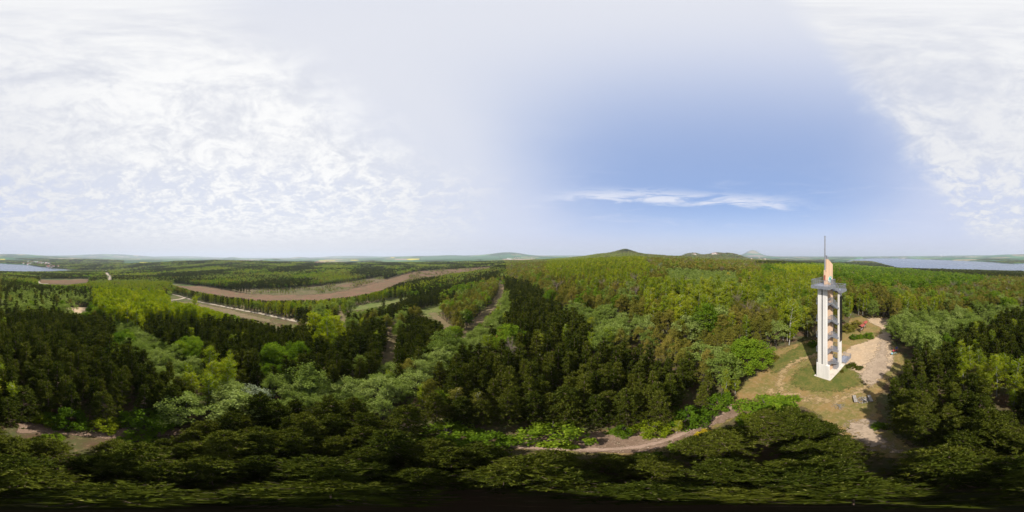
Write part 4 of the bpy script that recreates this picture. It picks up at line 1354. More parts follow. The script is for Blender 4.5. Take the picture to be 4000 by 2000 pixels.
def candidates():
    out = []
    for r0, r1, sp in ((0, 75, 1.95), (75, 170, 2.3), (170, 420, 2.9), (420, 1000, 6.5), (1000, 1700, 12), (1700, 3600, 32)):
        n = int(2 * r1 / sp) + 2
        g = (np.arange(n) - n / 2) * sp
        X, Y = np.meshgrid(g, g)
        X = X + rng.uniform(-.42, .42, X.shape) * sp
        Y = Y + rng.uniform(-.42, .42, Y.shape) * sp
        r = np.hypot(X, Y)
        k = (r >= r0) & (r < r1)
        out.append(np.stack([X[k], Y[k], np.full(k.sum(), sp)], -1))
    return np.concatenate(out)


def value_noise(x, y, s, k):
    return 0.5 + 0.25 * hash_wave(x, y, s, k) + 0.14 * hash_wave(y, x, s * 0.43, k + 2)


def scatter():
    c = candidates()
    x, y, sp = c.T
    z = terrain(x, y)
    r = np.hypot(x, y)
    bx, by = pixel(x, y, z)
    mx, my = pixel(x, y, z + 3.8)
    cx, cyy = pixel(x, y, z + np.where(r < 60, 5.0, 6.5))
    P_b, P_m, P_c = np.stack([bx, by], -1), np.stack([mx, my], -1), np.stack([cx, cyy], -1)
    ok = np.ones(len(x), bool)
    # out of the water, off the farmland
    a360 = np.degrees(np.arctan2(x, y)) % 360
    ok &= z > LAKE_Z + 2.2
    pxx = bx
    farm = (r > 1500) & (pxx > 480) & (pxx < 2320)
    ok &= ~farm | (value_noise(x, y, 330, 5.0) > 0.86)
    farm2 = (r > 2600) | ((r > 1800) & (pxx > 2000) & (pxx < 3330))
    hillw = np.zeros(len(x), bool)
    for hx, hr, s in ((2455, 1500, 480), (2870, 2100, 360), (2790, 2000, 280), (2700, 2050, 220), (2560, 1350, 400), (2330, 1500, 420), (1075, 4200, 300)):
        p = polar(hx, hr)
        hillw |= np.hypot(x - p.x, y - p.y) < s
    ok &= ~farm2 | hillw | (value_noise(x, y, 300, 2.2) > 0.62)
    # default mix by patches of the forest
    q1 = value_noise(x, y, 95, 0.7) + rng.normal(0, 0.13, len(x))
    q2 = value_noise(x, y, 60, 3.3) + rng.normal(0, 0.12, len(x))
    kinds = list(KINDS)
    kid = np.where(q1 > 0.76, kinds.index('birch_tree'), np.where(q1 < 0.47, kinds.index('pine_tree'), np.where(q2 > 0.62, kinds.index('willow_tree'), np.where(q2 < 0.36, kinds.index('maple_tree'), kinds.index('oak_tree')))))
    hh = np.full(len(x), 8.5)
    dens = np.full(len(x), 2.9)
    words = np.full(len(x), -1)
    near_default = (r < 160)
    jit = np.stack([hash_wave(x, y, 9, 2.0), hash_wave(y, x, 7, 4.0)], -1) * np.array([9.0, 4.0]) + rng.normal(0, 1, (len(x), 2)) * np.array([7.0, 3.0])
    for i, (kd, h, s, w, poly) in enumerate(STANDS):
        m = inside(P_c + jit * (1.0 if w.startswith(MIXED) else 0.3), poly)
        if w.startswith(MIXED):
            m &= rng.random(len(x)) < 0.68
        kid[m] = kinds.index(kd)
        hh[m] = h
        dens[m] = s
        words[m] = i
    keep = rng.random(len(x)) < np.minimum(1, (np.maximum(sp, 0) / np.maximum(dens, sp)) ** 2)
    sparse = np.zeros(len(x), bool)
    for poly in SPARSE:
        sparse |= inside(P_b, poly)
    keep &= ~sparse | (rng.random(len(x)) < 0.55 * (value_noise(x, y, 26, 1.1) > 0.42))
    hh = np.where(sparse, 3.2, hh)
    kid = np.where(sparse, np.array([kinds.index(k) for k in ('birch_tree', 'oak_tree', 'willow_tree', 'pine_tree')])[rng.integers(0, 4, len(x))], kid)
    # odd ones out inside the stands
    u = rng.random(len(x))
    mixs = (words >= 0) & (u < 0.05) & (r > 30)
    kid[mixs & (u < 0.02)] = kinds.index('birch_tree')
    oakish = (kid == kinds.index('oak_tree')) & (u > 0.90)
    kid[oakish] = kinds.index('willow_tree')
    kid[(kid == kinds.index('oak_tree')) & (u > 0.80) & (u < 0.815)] = kinds.index('bare_tree')
    kid[(kid == kinds.index('oak_tree')) & (u > 0.70) & (u < 0.76)] = kinds.index('maple_tree')
    ok &= keep
    f = rng.normal(1.0, 0.12, len(x)).clip(0.7, 1.28)
    # no tree may stand in, or in front of, what the photograph shows open
    idx = np.nonzero(ok & (r < 750))[0]

    def hidden(ii, hs):
        hid = np.zeros(len(ii), bool)
        dp = np.degrees(0.9 / np.hypot(r[ii], 16)) / 0.09
        for fr, side in ((0.0, 0), (0.3, 0), (0.3, 1), (0.3, -1), (0.6, 0), (0.6, 1), (0.6, -1), (0.85, 0), (1.0, 0)):
            qx, qy = pixel(x[ii], y[ii], z[ii] + fr * hs)
            Q = np.stack([qx + side * dp, qy], -1)
            for poly in NOTREE:
                hid |= inside(Q, poly)
        return hid
    bad = idx[hidden(idx, (hh * f)[idx])]
    for shrink in (0.75, 0.55, 0.42):
        if len(bad) == 0:
            break
        still = hidden(bad, (hh * f)[bad] * shrink)
        f[bad[~still]] *= shrink
        bad = bad[still]
    ok[bad] = False
    sel = np.nonzero(ok)[0]
    third = np.zeros(len(x), int)
    for i in range(len(STANDS)):
        m = ok & (words == i)
        if m.any():
            qs = np.quantile(bx[m], [0.25, 0.5, 0.75])
            third[m] = np.digitize(bx[m], qs) + 4 * (r[m] > np.median(r[m]))
    return dict(q=third[sel], x=x[sel], y=y[sel], z=z[sel], r=r[sel], kid=kid[sel], h=(hh * f)[sel], sp=sp[sel], w=words[sel], f=f[sel], px=bx[sel], py=my[sel])

# ------------------------------------------------------------------ single plants one can point to
# kind, foot in photo pixels, height, width factor, words, colour
SPECIAL = [
    ('maple_tree', 2925, 1452, 9.0, 1.25, 'large round bright green maple at the edge of the clearing', 'broad'),
    ('leafy_bush', 262, 1652, 4.6, 0.85, 'pointed bright green bush on the litter strip between two birches and a wide bush', None),
    ('leafy_bush', 215, 1660, 2.2, 0.8, 'small yellow-green bush at the foot of the pointed bush', 'birch'),
    ('leafy_bush', 590, 1662, 4.9, 1.05, 'wide deep green bush above the litter strip at the left', None),
    ('leafy_bush', 410, 1668, 2.9, 0.9, 'loose yellow-green bush beside the wide deep green bush', 'birch'),
    ('leafy_bush', 150, 1640, 2.8, 0.7, 'yellow-green bush under the slender left birch', 'birch'),
    ('leafy_bush', 205, 1716, 1.5, 1.2, 'low fresh green bush below the litter strip near the picture edge', None),
    ('leafy_bush', 520, 1726, 1.6, 1.6, 'low wide fresh green bush below the litter strip', None),
    ('birch_tree', 52, 1622, 8.6, 1.0, 'leaning pale-trunked birch at the far left pine edge', None),
    ('birch_tree', 120, 1612, 6.2, 1.0, 'shorter birch beside the leaning birch at the left', None),
    ('birch_tree', 728, 1625, 6.0, 1.25, 'stocky weeping birch right of the wide deep green bush', None),
    ('birch_tree', 835, 1560, 8.8, 1.2, 'birch with crooked white trunk beside the pale willow dome', None),
    ('willow_tree', 985, 1600, 6.2, 1.3, 'rounded silvery willow before the pale belt', 'silver'),
    ('maple_tree', 1225, 1510, 5.0, 0.8, 'conical soft green tree standing before the broad pine stand', 'pale'),
    ('maple_tree', 1410, 1470, 6.2, 0.8, 'olive green rounded tree beside the long forest ride', 'pale'),
    ('maple_tree', 1722, 1612, 6.4, 0.7, 'vivid green tree between two yellowish birches', None),
    ('birch_tree', 1650, 1600, 6.5, 1.0, 'small birch left of the vivid green tree', None),
    ('birch_tree', 1772, 1625, 7.2, 1.1, 'yellowish birch right of the vivid green tree', 'oak'),
    ('birch_tree', 1872, 1640, 7.2, 1.1, 'thin yellowish birch with a straight white trunk at the pine edge', 'oak'),
    ('leafy_bush', 1745, 1700, 3.0, 1.5, 'big dark green bush at the blind end of the track', None),
    ('leafy_bush', 1900, 1728, 2.4, 1.5, 'spreading green bush beside the end of the track', None),
    ('leafy_bush', 2155, 1708, 3.9, 1.3, 'dome-shaped dark green bush beside the litter track', None),
    ('leafy_bush', 2425, 1692, 2.3, 0.9, 'small green bush on the upper edge of the track', None),
    ('leafy_bush', 2550, 1684, 3.0, 1.05, 'yellowish green bush on the upper edge of the track', 'birch'),
    ('leafy_bush', 2695, 1644, 4.3, 0.95, 'tall green bush where the track bends to the clearing', None),
    ('leafy_bush', 2812, 1585, 4.0, 0.85, 'green bush in front of two thin birches', None),
    ('birch_tree', 2644, 1692, 4.2, 0.8, 'thin birch sapling standing on the track edge', None),
    ('birch_tree', 2834, 1552, 7.0, 0.8, 'thin birch at the corner of the big pine stand', None),
    ('birch_tree', 2872, 1540, 6.2, 0.8, 'slim birch nearest the clearing at the pine corner', None),
    ('leafy_bush', 2535, 1790, 1.8, 1.0, 'bright green bush on the lower edge of the track', None),
    ('leafy_bush', 2668, 1750, 1.8, 1.1, 'fresh green bush below the track bend', None),
    ('leafy_bush', 2752, 1700, 1.7, 0.9, 'golden-yellow bush below the track bend', 'gold'),
    ('leafy_bush', 2905, 1640, 1.8, 0.9, 'yellow-tipped bush at the mouth of the track', 'birch'),
    ('leafy_bush', 3010, 1612, 4.2, 1.45, 'big domed green bush in front of the tower clearing', 'broad'),
    ('leafy_bush', 2950, 1668, 2.6, 1.2, 'dark green bush beside the big domed bush', None),
    ('leafy_bush', 3432, 1668, 1.5, 0.9, 'small green bush in the shade on the worn ground', None),
    ('leafy_bush', 3328, 1432, 1.3, 1.5, 'low spreading dark juniper right of the tower', 'pine'),
    ('leafy_bush', 3355, 1440, 1.0, 1.5, 'flat dark juniper at the end of the mound', 'pine'),
    ('leafy_bush', 3290, 1455, 1.3, 0.45, 'small upright yellow-green conifer at the tower corner', 'oak'),
    ('leafy_bush', 3175, 1352, 2.4, 0.9, 'round green bush on the lawn behind the tower', None),
    ('leafy_bush', 3335, 1322, 1.9, 1.3, 'green bush in the hedge strip before the info boards', None),
    ('leafy_bush', 3392, 1318, 2.1, 1.4, 'pale-flowered bush at the tip of the hedge strip', 'broad'),
    ('leafy_bush', 3362, 1320, 1.7, 1.2, 'middle bush of the hedge strip before the info boards', None),
    ('leafy_bush', 3312, 1290, 3.0, 1.6, 'brownish scrub bush behind the tower pillar', 'oak'),
    ('leafy_bush', 3345, 1272, 2.6, 1.5, 'olive scrub bush beside the info boards', 'oak'),
    ('leafy_bush', 3020, 1405, 2.6, 0.8, 'small olive bush between the big maple and the lawn', 'oak'),
    ('bare_tree', 1995, 1440, 7.5, 1.0, 'bare grey-brown tree at the edge of the pale strip', None),
    ('bare_tree', 2630, 1160, 10.5, 1.0, 'left one of two bare pale trees on the rise', None),
    ('bare_tree', 2672, 1158, 10.5, 1.1, 'right one of two bare pale trees on the rise', None),
    ('willow_tree', 2580, 1072, 12.0, 0.9, 'tall silvery poplar near the crest of the rise', 'silver'),
    ('willow_tree', 2545, 1108, 11.0, 0.8, 'greyish poplar below the tall silvery poplar', 'silver'),
    ('willow_tree', 2550, 1012, 12.0, 1.0, 'silvery tree on the very crest of the rise', 'silver'),
    ('maple_tree', 2845, 1100, 8.0, 0.9, 'golden flowering tree on the far side of the rise', 'gold'),
    ('maple_tree', 3412, 1245, 8.5, 0.75, 'pale green tree at the head of the sand yard', 'pale'),
    ('oak_tree', 3452, 1248, 8.0, 0.9, 'dark olive tree at the head of the sand yard', 'oak'),
    ('maple_tree', 3742, 1470, 6.0, 0.7, 'vivid green young maple in the right pine gap', None),
    ('birch_tree', 3852, 1560, 6.5, 1.2, 'yellow-leafed birch in the gap of the right pines', 'birch'),
    ('pine_tree', 3585, 1640, 8.0, 1.15, 'pine with bare whorled branches beside the worn ground', None),
]
PLACED = []
for kd, px, py, h, wf, words, lm in SPECIAL:
    g = hit(px, py)
    plant(kd, g.x, g.y, h / KINDS[kd]['h'], words, CATS[kd], None, v=0 if 'large round' in words else None, width=wf * {'leafy_bush': 0.85}.get(kd, 1.0), leafmat=lm)
    PLACED.append((g.x, g.y, {'leafy_bush': 1.4, 'maple_tree': 3.0}.get(kd, 1.2) * h / KINDS[kd]['h'] * wf))

# ------------------------------------------------------------------ the stands
SCAT = scatter()


def sector(px):
    return ['in the woods toward the lake bay', 'in the valley woods beyond the bright birch band', 'in the scrub of the brown valley', 'in the woods beyond the long meadow',
            'in the woods beside the far fields', 'in the woods toward the wooded hill', 'in the woods toward the cone hill', 'in the lakeside woods behind the tower'][int(px // 500) % 8]


def plant_stands():
    S = SCAT
    kinds = list(KINDS)
    clear = np.ones(len(S['x']), bool)
    for (a, b_, rad) in PLACED:
        clear &= np.hypot(S['x'] - a, S['y'] - b_) > rad
    # nothing in the tower, the boards or the bicycles
    clear &= np.hypot(S['x'] - T0.x, S['y'] - T0.y) > 6
    for ki, kd in enumerate(kinds):
        m = np.nonzero((S['kid'] == ki) & clear)[0]
        if len(m) == 0:
            continue
        m = m[np.argsort(S['r'][m] / S['h'][m])]
        n_special = sum(1 for s in SPECIAL if s[0] == kd)
        n_obj = max(0, 300 - n_special)
        hn = KINDS[kd]['h']
        for i in m[:n_obj]:
            f = S['f'][i]
            size = 'tall' if f > 1.08 else ('low' if f < 0.92 else 'mid-height')
            w = STANDS[S['w'][i]][3] if S['w'][i] >= 0 else sector(S['px'][i])
            if S['w'][i] >= 0:
                w += [', left front', ', mid-left front', ', mid-right front', ', right front', ', left rear', ', mid-left rear', ', mid-right rear', ', right rear'][S['q'][i]]
            lab = f"{size} {STAND_LABEL[kd]} {w}"
            lab = lab if len(lab.split()) <= 16 else lab.replace('half-leafed ', '').replace('bright green leafy', 'bright leafy')
            plant(kd, S['x'][i], S['y'][i], S['h'][i] / hn, lab, CATS[kd], lab, width=rng.uniform(0.9, 1.18) * (1.3 if f < 0.66 else 1), z=S['z'][i],
                  v=None if kd != 'pine_tree' else (5 + i % 2 if S['r'][i] < 17 else i % 5))
        rest = m[n_obj:]
        if len(rest):
            scatter_object(kd, rest)


def scatter_object(kd, idx):
    """the trees of a kind beyond the 300 largest: one object of points that carry the trees"""
    S = SCAT
    K = KINDS[kd]
    n = len(idx)
    wood = {'pine_tree': 'pine_forest', 'birch_tree': 'birch_forest', 'poplar_tree': 'poplar_forest', 'willow_tree': 'willow_forest', 'maple_tree': 'maple_forest', 'oak_tree': 'oak_forest', 'bare_tree': 'bare_forest', 'leafy_bush': 'bush_undergrowth'}[kd]
    P = np.stack([S['x'][idx], S['y'][idx], S['z'][idx] - 0.1], -1)
    me = bpy.data.meshes.new(wood)
    me.vertices.add(n)
    me.vertices.foreach_set('co', P.astype(np.float32).ravel())
    r = S['r'][idx]
    lod = np.where(r < 150, 0, np.where(r < 430, 1, 2))
    sp = S['sp'][idx]
    wid = np.maximum(1, sp / 3.6) ** 0.92
    sc = S['h'][idx] / K['h']
    sxy = sc * wid * rng.uniform(0.88, 1.18, n)
    szz = sc * np.where(sp > 30, 1.5, np.where(sp > 10, 1.25, 1.0))
    scale = np.stack([sxy, sxy, szz], -1)
    rot = np.stack([np.zeros(n), np.zeros(n), rng.random(n) * 6.283], -1)
    for nm, typ, data in (('lod', 'INT', lod.astype(np.int32)), ('vr', 'INT', rng.integers(0, 1000, n).astype(np.int32))):
        a = me.attributes.new(nm, typ, 'POINT')
        a.data.foreach_set('value', data)
    for nm, data in (('sc', scale), ('rot', rot)):
        a = me.attributes.new(nm, 'FLOAT_VECTOR', 'POINT')
        a.data.foreach_set('vector', data.astype(np.float32).ravel())
    o = obj(wood, me)
    tag(o, f'{STAND_LABEL[kd]}s massed across the hills beyond the nearer trees', 'forest', kind='stuff')
    ng = bpy.data.node_groups.new('scatter_' + kd, 'GeometryNodeTree')
    ng.interface.new_socket('Geometry', in_out='INPUT', socket_type='NodeSocketGeometry')
    ng.interface.new_socket('Geometry', in_out='OUTPUT', socket_type='NodeSocketGeometry')
    N, L = ng.nodes, ng.links
    gi, go = N.new('NodeGroupInput'), N.new('NodeGroupOutput')
    join = N.new('GeometryNodeJoinGeometry')

    def attr(nm, dt):
        a = N.new('GeometryNodeInputNamedAttribute')
        a.data_type = dt
        a.inputs['Name'].default_value = nm
        return a.outputs['Attribute']
    e2r = N.new('FunctionNodeEulerToRotation')
    L.new(attr('rot', 'FLOAT_VECTOR'), e2r.inputs[0])
    for li, lname in enumerate(('mid', 'far', 'vfar')):
        if not (lod == li).any():
            continue
        jv = N.new('GeometryNodeJoinGeometry')
        for v, fn in enumerate(K[lname]):
            t = fn(KSEED[kd] + 31 * li + 3 * v + 50)
            pm = t.whole_mesh(f'{wood}_tree', M[K['bark']], [M[l] for l in K['leafs']])
            po = bpy.data.objects.new(f'{wood}_tree', pm)
            oi = N.new('GeometryNodeObjectInfo')
            oi.transform_space = 'ORIGINAL'
            oi.inputs['Object'].default_value = po
            oi.inputs['As Instance'].default_value = False
            g2i = N.new('GeometryNodeGeometryToInstance')
            L.new(oi.outputs['Geometry'], g2i.inputs[0])
            L.new(g2i.outputs[0], jv.inputs[0])
        cmp_ = N.new('FunctionNodeCompare')
        cmp_.data_type = 'INT'
        cmp_.operation = 'EQUAL'
        ins = [s for s in cmp_.inputs if s.enabled]
        L.new(attr('lod', 'INT'), ins[0])
        ins[1].default_value = li
        iop = N.new('GeometryNodeInstanceOnPoints')
        L.new(gi.outputs[0], iop.inputs['Points'])
        L.new(cmp_.outputs[0], iop.inputs['Selection'])
        L.new(jv.outputs[0], iop.inputs['Instance'])
        iop.inputs['Pick Instance'].default_value = True
        L.new(attr('vr', 'INT'), iop.inputs['Instance Index'])
        L.new(e2r.outputs[0], iop.inputs['Rotation'])
        L.new(attr('sc', 'FLOAT_VECTOR'), iop.inputs['Scale'])
        L.new(iop.outputs[0], join.inputs[0])
    L.new(join.outputs[0], go.inputs[0])
    md = o.modifiers.new('scatter', 'NODES')
    md.node_group = ng
    return o


# ------------------------------------------------------------------ things in the clearing
def bench(px0, px1, label):
    a, b_ = hit(*px0), hit(*px1)
    c = (a + b_) / 2
    d = b_ - a
    o = empty('plank_bench', (c.x, c.y, c.z + 0.02), math.atan2(d.y, d.x))
    tag(o, label, 'bench', 'benches by the fire pit')
    L = 1.8
    MB().box(-L / 2, L / 2, -0.20, -0.01, 0.38, 0.44).build('seat_plank', M['wood'], o, 0.008)
    MB().box(-L / 2, L / 2, 0.01, 0.20, 0.38, 0.44).build('seat_plank', M['wood'], o, 0.008)
    for x in (-0.65, 0.65):
        MB().box(x - 0.09, x + 0.09, -0.16, 0.16, -0.05, 0.378).build('leg', M['brown'], o, 0.02)


bench((3337, 1551), (3343, 1574), 'sunlit grey plank bench beside the fire pit')
bench((3395, 1550), (3404, 1571), 'shaded grey plank bench beside the fire pit')


def fire_pit():
    g = hit(3371, 1564)
    o = empty('fire_pit', (g.x, g.y, g.z + 0.03))
    tag(o, 'ring of stones with charred branches between two plank benches', 'fire pit')
    rr = random.Random(5)
    for i in range(13):
        a = 2 * math.pi * i / 13
        bm = bmesh.new()
        bmesh.ops.create_icosphere(bm, subdivisions=1, radius=0.15 * rr.uniform(0.8, 1.25))
        for v in bm.verts:
            v.co *= rr.uniform(0.8, 1.15)
            v.co.z *= 0.7
        me = bpy.data.meshes.new('stone')
        bm.to_mesh(me)
        bm.free()
        me.materials.append(M['stone'])
        s = obj('stone', me, o)
        s.location = (0.75 * math.cos(a), 0.75 * math.sin(a), 0.08)
    for i in range(14):
        a, b_ = rr.uniform(0, 6.28), rr.uniform(0, 6.28)
        q = MB().tube([(0.7 * math.cos(a), 0.6 * math.sin(a), 0.06), (0.1 * math.cos(b_), 0.1 * math.sin(b_), 0.32), (-0.6 * math.cos(b_), -0.5 * math.sin(b_), 0.10)], [0.05, 0.045, 0.02], 5)
        q.build('branch', M['ash'] if i % 2 else M['wood'], o)


fire_pit()


def branch_pile(px, py, rad, label, n=26, seed=1, mt='twig'):
    g = hit(px, py)
    o = empty('branch_pile', (g.x, g.y, g.z))
    tag(o, label, 'branch pile')
    rr = random.Random(seed)
    for i in range(n):
        a = rr.uniform(0, 6.28)
        c = Vector((rr.gauss(0, rad * 0.35), rr.gauss(0, rad * 0.35), rr.uniform(0.04, 0.35)))
        d = Vector((math.cos(a), math.sin(a), rr.uniform(-0.1, 0.3))) * rad * rr.uniform(0.4, 1.0)
        w = Vector((rr.gauss(0, .15), rr.gauss(0, .15), 0.1))
        MB().tube([c - d * 0.5, c + w * 0.5, c + d * 0.5 + w], [0.035, 0.025, 0.01], 5).build('branch', M[mt], o)


branch_pile(3278, 1590, 0.9, 'small heap of pale twigs on the dry grass', 20, 2, 'stone')
branch_pile(3600, 1785, 1.5, 'heap of cut branches at the foot of the right pines', 34, 3)
branch_pile(3570, 1815, 1.2, 'tangle of grey dead branches below the cut branches', 26, 4)


def info_board(px, py, label):
    g = hit(px, py)
    az = math.atan2(g.x, g.y)
    o = empty('info_board', (g.x, g.y, g.z), -az + R(62))
    tag(o, label, 'info board', 'roofed info boards at the sand yard')
    for x in (-0.75, 0.75):
        MB().box(x - 0.07, x + 0.07, -0.07, 0.07, -0.2, 2.45).build('post', M['brown'], o, 0.01)
    MB().box(-0.67, 0.67, -0.03, 0.03, 0.95, 2.05).build('board', M['paper'], o, 0.005)
    MB().box(-0.70, 0.70, -0.05, 0.05, 0.86, 0.945).build('board_rail', M['brown'], o)
    MB().box(-0.70, 0.70, -0.05, 0.05, 2.055, 2.14).build('board_rail', M['brown'], o)
    for s in (-1, 1):
        V = [(-1.0, 0.0, 2.85), (1.0, 0.0, 2.85), (1.0, s * 0.72, 2.40), (-1.0, s * 0.72, 2.40)]
        V = V + [(x, y, z + 0.06) for x, y, z in V]
        F = [(0, 1, 2, 3), (7, 6, 5, 4), (0, 4, 5, 1), (1, 5, 6, 2), (2, 6, 7, 3), (3, 7, 4, 0)]
        obj('roof', mesh_from('roof', V, F, [M['redroof']]), o)


info_board(3366, 1297, 'nearer of two brown info boards with red gable roofs')
info_board(3378, 1284, 'farther of two brown info boards with red gable roofs')


def bicycle(loc, rz, tilt, frame_mat, label, bag=None):
    o = empty('bicycle', loc, rz)
    o.rotation_euler = (tilt, 0, rz)
    tag(o, label, 'bicycle', 'bicycles parked on the sand yard')
    rw = 0.34
    for x in (-0.52, 0.52):
        bm = bmesh.new()
        k, q = 24, 6
        ring = []
        for i in range(k):
            a = 2 * math.pi * i / k
            ring.append([bm.verts.new((x + (rw + 0.025 * math.cos(2 * math.pi * j / q)) * math.cos(a), 0.025 * math.sin(2 * math.pi * j / q), rw + (rw + 0.025 * math.cos(2 * math.pi * j / q)) * math.sin(a))) for j in range(q)])
        for i in range(k):
            for j in range(q):
                bm.faces.new((ring[i][j], ring[(i + 1) % k][j], ring[(i + 1) % k][(j + 1) % q], ring[i][(j + 1) % q]))
        me = bpy.data.meshes.new('wheel')
        bm.to_mesh(me)
        bm.free()
        me.materials.append(M['black'])
        w = obj('wheel', me, o)
        sp = MB()
        for i in range(10):
            a = 2 * math.pi * i / 10
            sp.bar((x, 0, rw), (x + 0.33 * math.cos(a), 0, rw + 0.33 * math.sin(a)), 0.006)
        sp.build('spokes', M['steel'], w)
    bb, st, hd = Vector((-0.08, 0, 0.3)), Vector((-0.22, 0, 0.82)), Vector((0.36, 0, 0.86))
    f = MB()
    for a, b_ in ((bb, st), (st, hd), (bb, Vector((0.38, 0, 0.78))), (bb, Vector((-0.52, 0, rw))), (st, Vector((-0.52, 0, rw))), (hd, Vector((0.52, 0, rw)))):
        f.tube([a, b_], 0.02, 6)
    f.build('frame', frame_mat, o)
    MB().tube([hd, (0.33, 0, 1.02)], 0.015, 6).tube([(0.30, -0.3, 1.04), (0.34, 0, 1.02), (0.30, 0.3, 1.04)], 0.015, 6).build('handlebar', M['black'], o)
    MB().prism([(-0.38, -0.08), (-0.38, 0.08), (-0.10, 0.03), (-0.10, -0.03)], 0.92, 0.98).build('saddle', M['black'], o, 0.015)
    if bag:
        MB().box(-0.75, -0.42, 0.06, 0.20, 0.42, 0.75).build('pannier', bag, o, 0.03)
        MB().box(-0.75, -0.42, -0.20, -0.06, 0.42, 0.75).build('pannier', bag, o, 0.03)


gb = hit(3494, 1386)
gaz = math.atan2(gb.x, gb.y)
bicycle((gb.x, gb.y, gb.z + 0.03), -gaz + 0.15, 0.22, M['cyan'], 'nearer bicycle with pale blue panniers beside the person', M['cyan'])
g2 = hit(3500, 1377)
bicycle((g2.x, g2.y, g2.z + 0.03), -gaz - 0.1, -0.18, M['red'], 'farther bicycle with red frame and bag beside the person', M['red'])


def person(px, py, label):
    g = hit(px, py)
    az = math.atan2(g.x, g.y)
    o = empty('person', (g.x, g.y, g.z + 0.02), -az + R(200))
    tag(o, label, 'person')
    J = {'pel': (0, 0, 0.93, .14, .10), 'wst': (0, .02, 1.08, .125, .095), 'chs': (0, .07, 1.30, .16, .11), 'nck': (0, .12, 1.46, .055, .055), 'hd0': (0, .15, 1.55, .075, .08), 'hd1': (0, .17, 1.66, .08, .095), 'hd2': (0, .17, 1.73, .05, .06)}
    E = [('pel', 'wst'), ('wst', 'chs'), ('chs', 'nck'), ('nck', 'hd0'), ('hd0', 'hd1'), ('hd1', 'hd2')]
    for s, n in ((-1, 'l'), (1, 'r')):
        J.update({n + 'hip': (s * .10, 0, .88, .09, .09), n + 'kne': (s * .12, .05, .48, .06, .065), n + 'ank': (s * .12, -.02, .08, .04, .045), n + 'toe': (s * .13, .14, .04, .045, .035),
                  n + 'sho': (s * .19, .08, 1.38, .06, .06), n + 'elb': (s * .26, .18, 1.12, .045, .045), n + 'wri': (s * .20, .40, 1.02, .028, .03), n + 'plm': (s * .19, .47, 1.00, .035, .022)})
        E += [('pel', n + 'hip'), (n + 'hip', n + 'kne'), (n + 'kne', n + 'ank'), (n + 'ank', n + 'toe'), ('chs', n + 'sho'), (n + 'sho', n + 'elb'), (n + 'elb', n + 'wri'), (n + 'wri', n + 'plm')]
        for q, (dx, L) in enumerate(((-.03, .07), (-.01, .085), (.01, .08), (.03, .065))):
            J[n + 'f%d' % q] = (s * .19 + dx, .47 + L, .985, .009, .009)
            E.append((n + 'plm', n + 'f%d' % q))
        J[n + 'thb'] = (s * .14, .49, 1.0, .01, .01)
        E.append((n + 'plm', n + 'thb'))
    keys = list(J)
    me = bpy.data.meshes.new('body')
    me.from_pydata([J[k][:3] for k in keys], [(keys.index(a), keys.index(b_)) for a, b_ in E], [])
    tmp = bpy.data.objects.new('body', me)
    COL.objects.link(tmp)
    md = tmp.modifiers.new('skin', 'SKIN')
    sv = me.skin_vertices[0].data if me.skin_vertices else None
    if sv is None:
        bpy.context.view_layer.objects.active = tmp
        bpy.ops.object.modifier_remove(modifier='skin') if False else None
    if not me.skin_vertices:
        bm = bmesh.new()
        bm.from_mesh(me)
        bm.verts.layers.skin.verify()
        bm.to_mesh(me)
        bm.free()
    sv = me.skin_vertices[0].data
    for i, k in enumerate(keys):
        sv[i].radius = J[k][3:5]
        sv[i].use_root = (k == 'pel')
    sub = tmp.modifiers.new('sub', 'SUBSURF')
    sub.levels = sub.render_levels = 1
    dg = bpy.context.evaluated_depsgraph_get()
    bm2 = bpy.data.meshes.new_from_object(tmp.evaluated_get(dg))
    bpy.data.objects.remove(tmp)
    bm2.materials.clear()
    for m_ in ('blue', 'navy', 'skin'):
        bm2.materials.append(M[m_])
    for p in bm2.polygons:
        c = p.center
        p.material_index = 2 if (c.z > 1.47 or c.y > 0.39) else (1 if c.z < 0.95 else 0)
        p.use_smooth = True
    obj('body', bm2, o)
    bm = bmesh.new()
    bmesh.ops.create_uvsphere(bm, u_segments=14, v_segments=8, radius=0.125)
    for v in list(bm.verts):
        v.co.y *= 1.15
        v.co.z = v.co.z * 0.8
    bmesh.ops.delete(bm, geom=[v for v in bm.verts if v.co.z < -0.03], context='VERTS')
    h = bpy.data.meshes.new('helmet')
    bm.to_mesh(h)
    bm.free()
    h.materials.append(M['navy'])
    hm = obj('helmet', h, o)
    hm.location = (0, 0.16, 1.70)


person(3502, 1372, 'person in blue jacket and dark helmet bending over two bicycles')

# ------------------------------------------------------------------ far buildings, turbines, masts
HOUSES = []


def house(loc, rz, w, d, h, label, group, roof='houseroof', wall='housewall', flat=False):
    o = empty('house' if not flat else 'hall', loc, rz)
    tag(o, label, 'house' if not flat else 'hall', group)
    MB().box(-w / 2, w / 2, -d / 2, d / 2, -3, h).build('wall', M[wall], o)
    if flat:
        MB().box(-w / 2 - .3, w / 2 + .3, -d / 2 - .3, d / 2 + .3, h + .002, h + .7).build('roof', M[roof], o)
    else:
        rh = d * 0.45
        V = [(-w / 2 - .4, -d / 2 - .4, h), (w / 2 + .4, -d / 2 - .4, h), (w / 2 + .4, d / 2 + .4, h), (-w / 2 - .4, d / 2 + .4, h), (-w / 2 - .4, 0, h + rh), (w / 2 + .4, 0, h + rh)]
        obj('roof', mesh_from('roof', V, [(3, 2, 1, 0), (0, 1, 5, 4), (2, 3, 4, 5), (1, 2, 5), (3, 0, 4)], [M[roof]]), o)
    for s in (-1, 1):
        for q in (-0.25, 0.25):
            MB().box(w * q - .7, w * q + .7, s * (d / 2 + .03) - .02, s * (d / 2 + .03) + .02, h * .35, h * .7).build('window', M['glass'], o)
    HOUSES.append((loc[0], loc[1]))


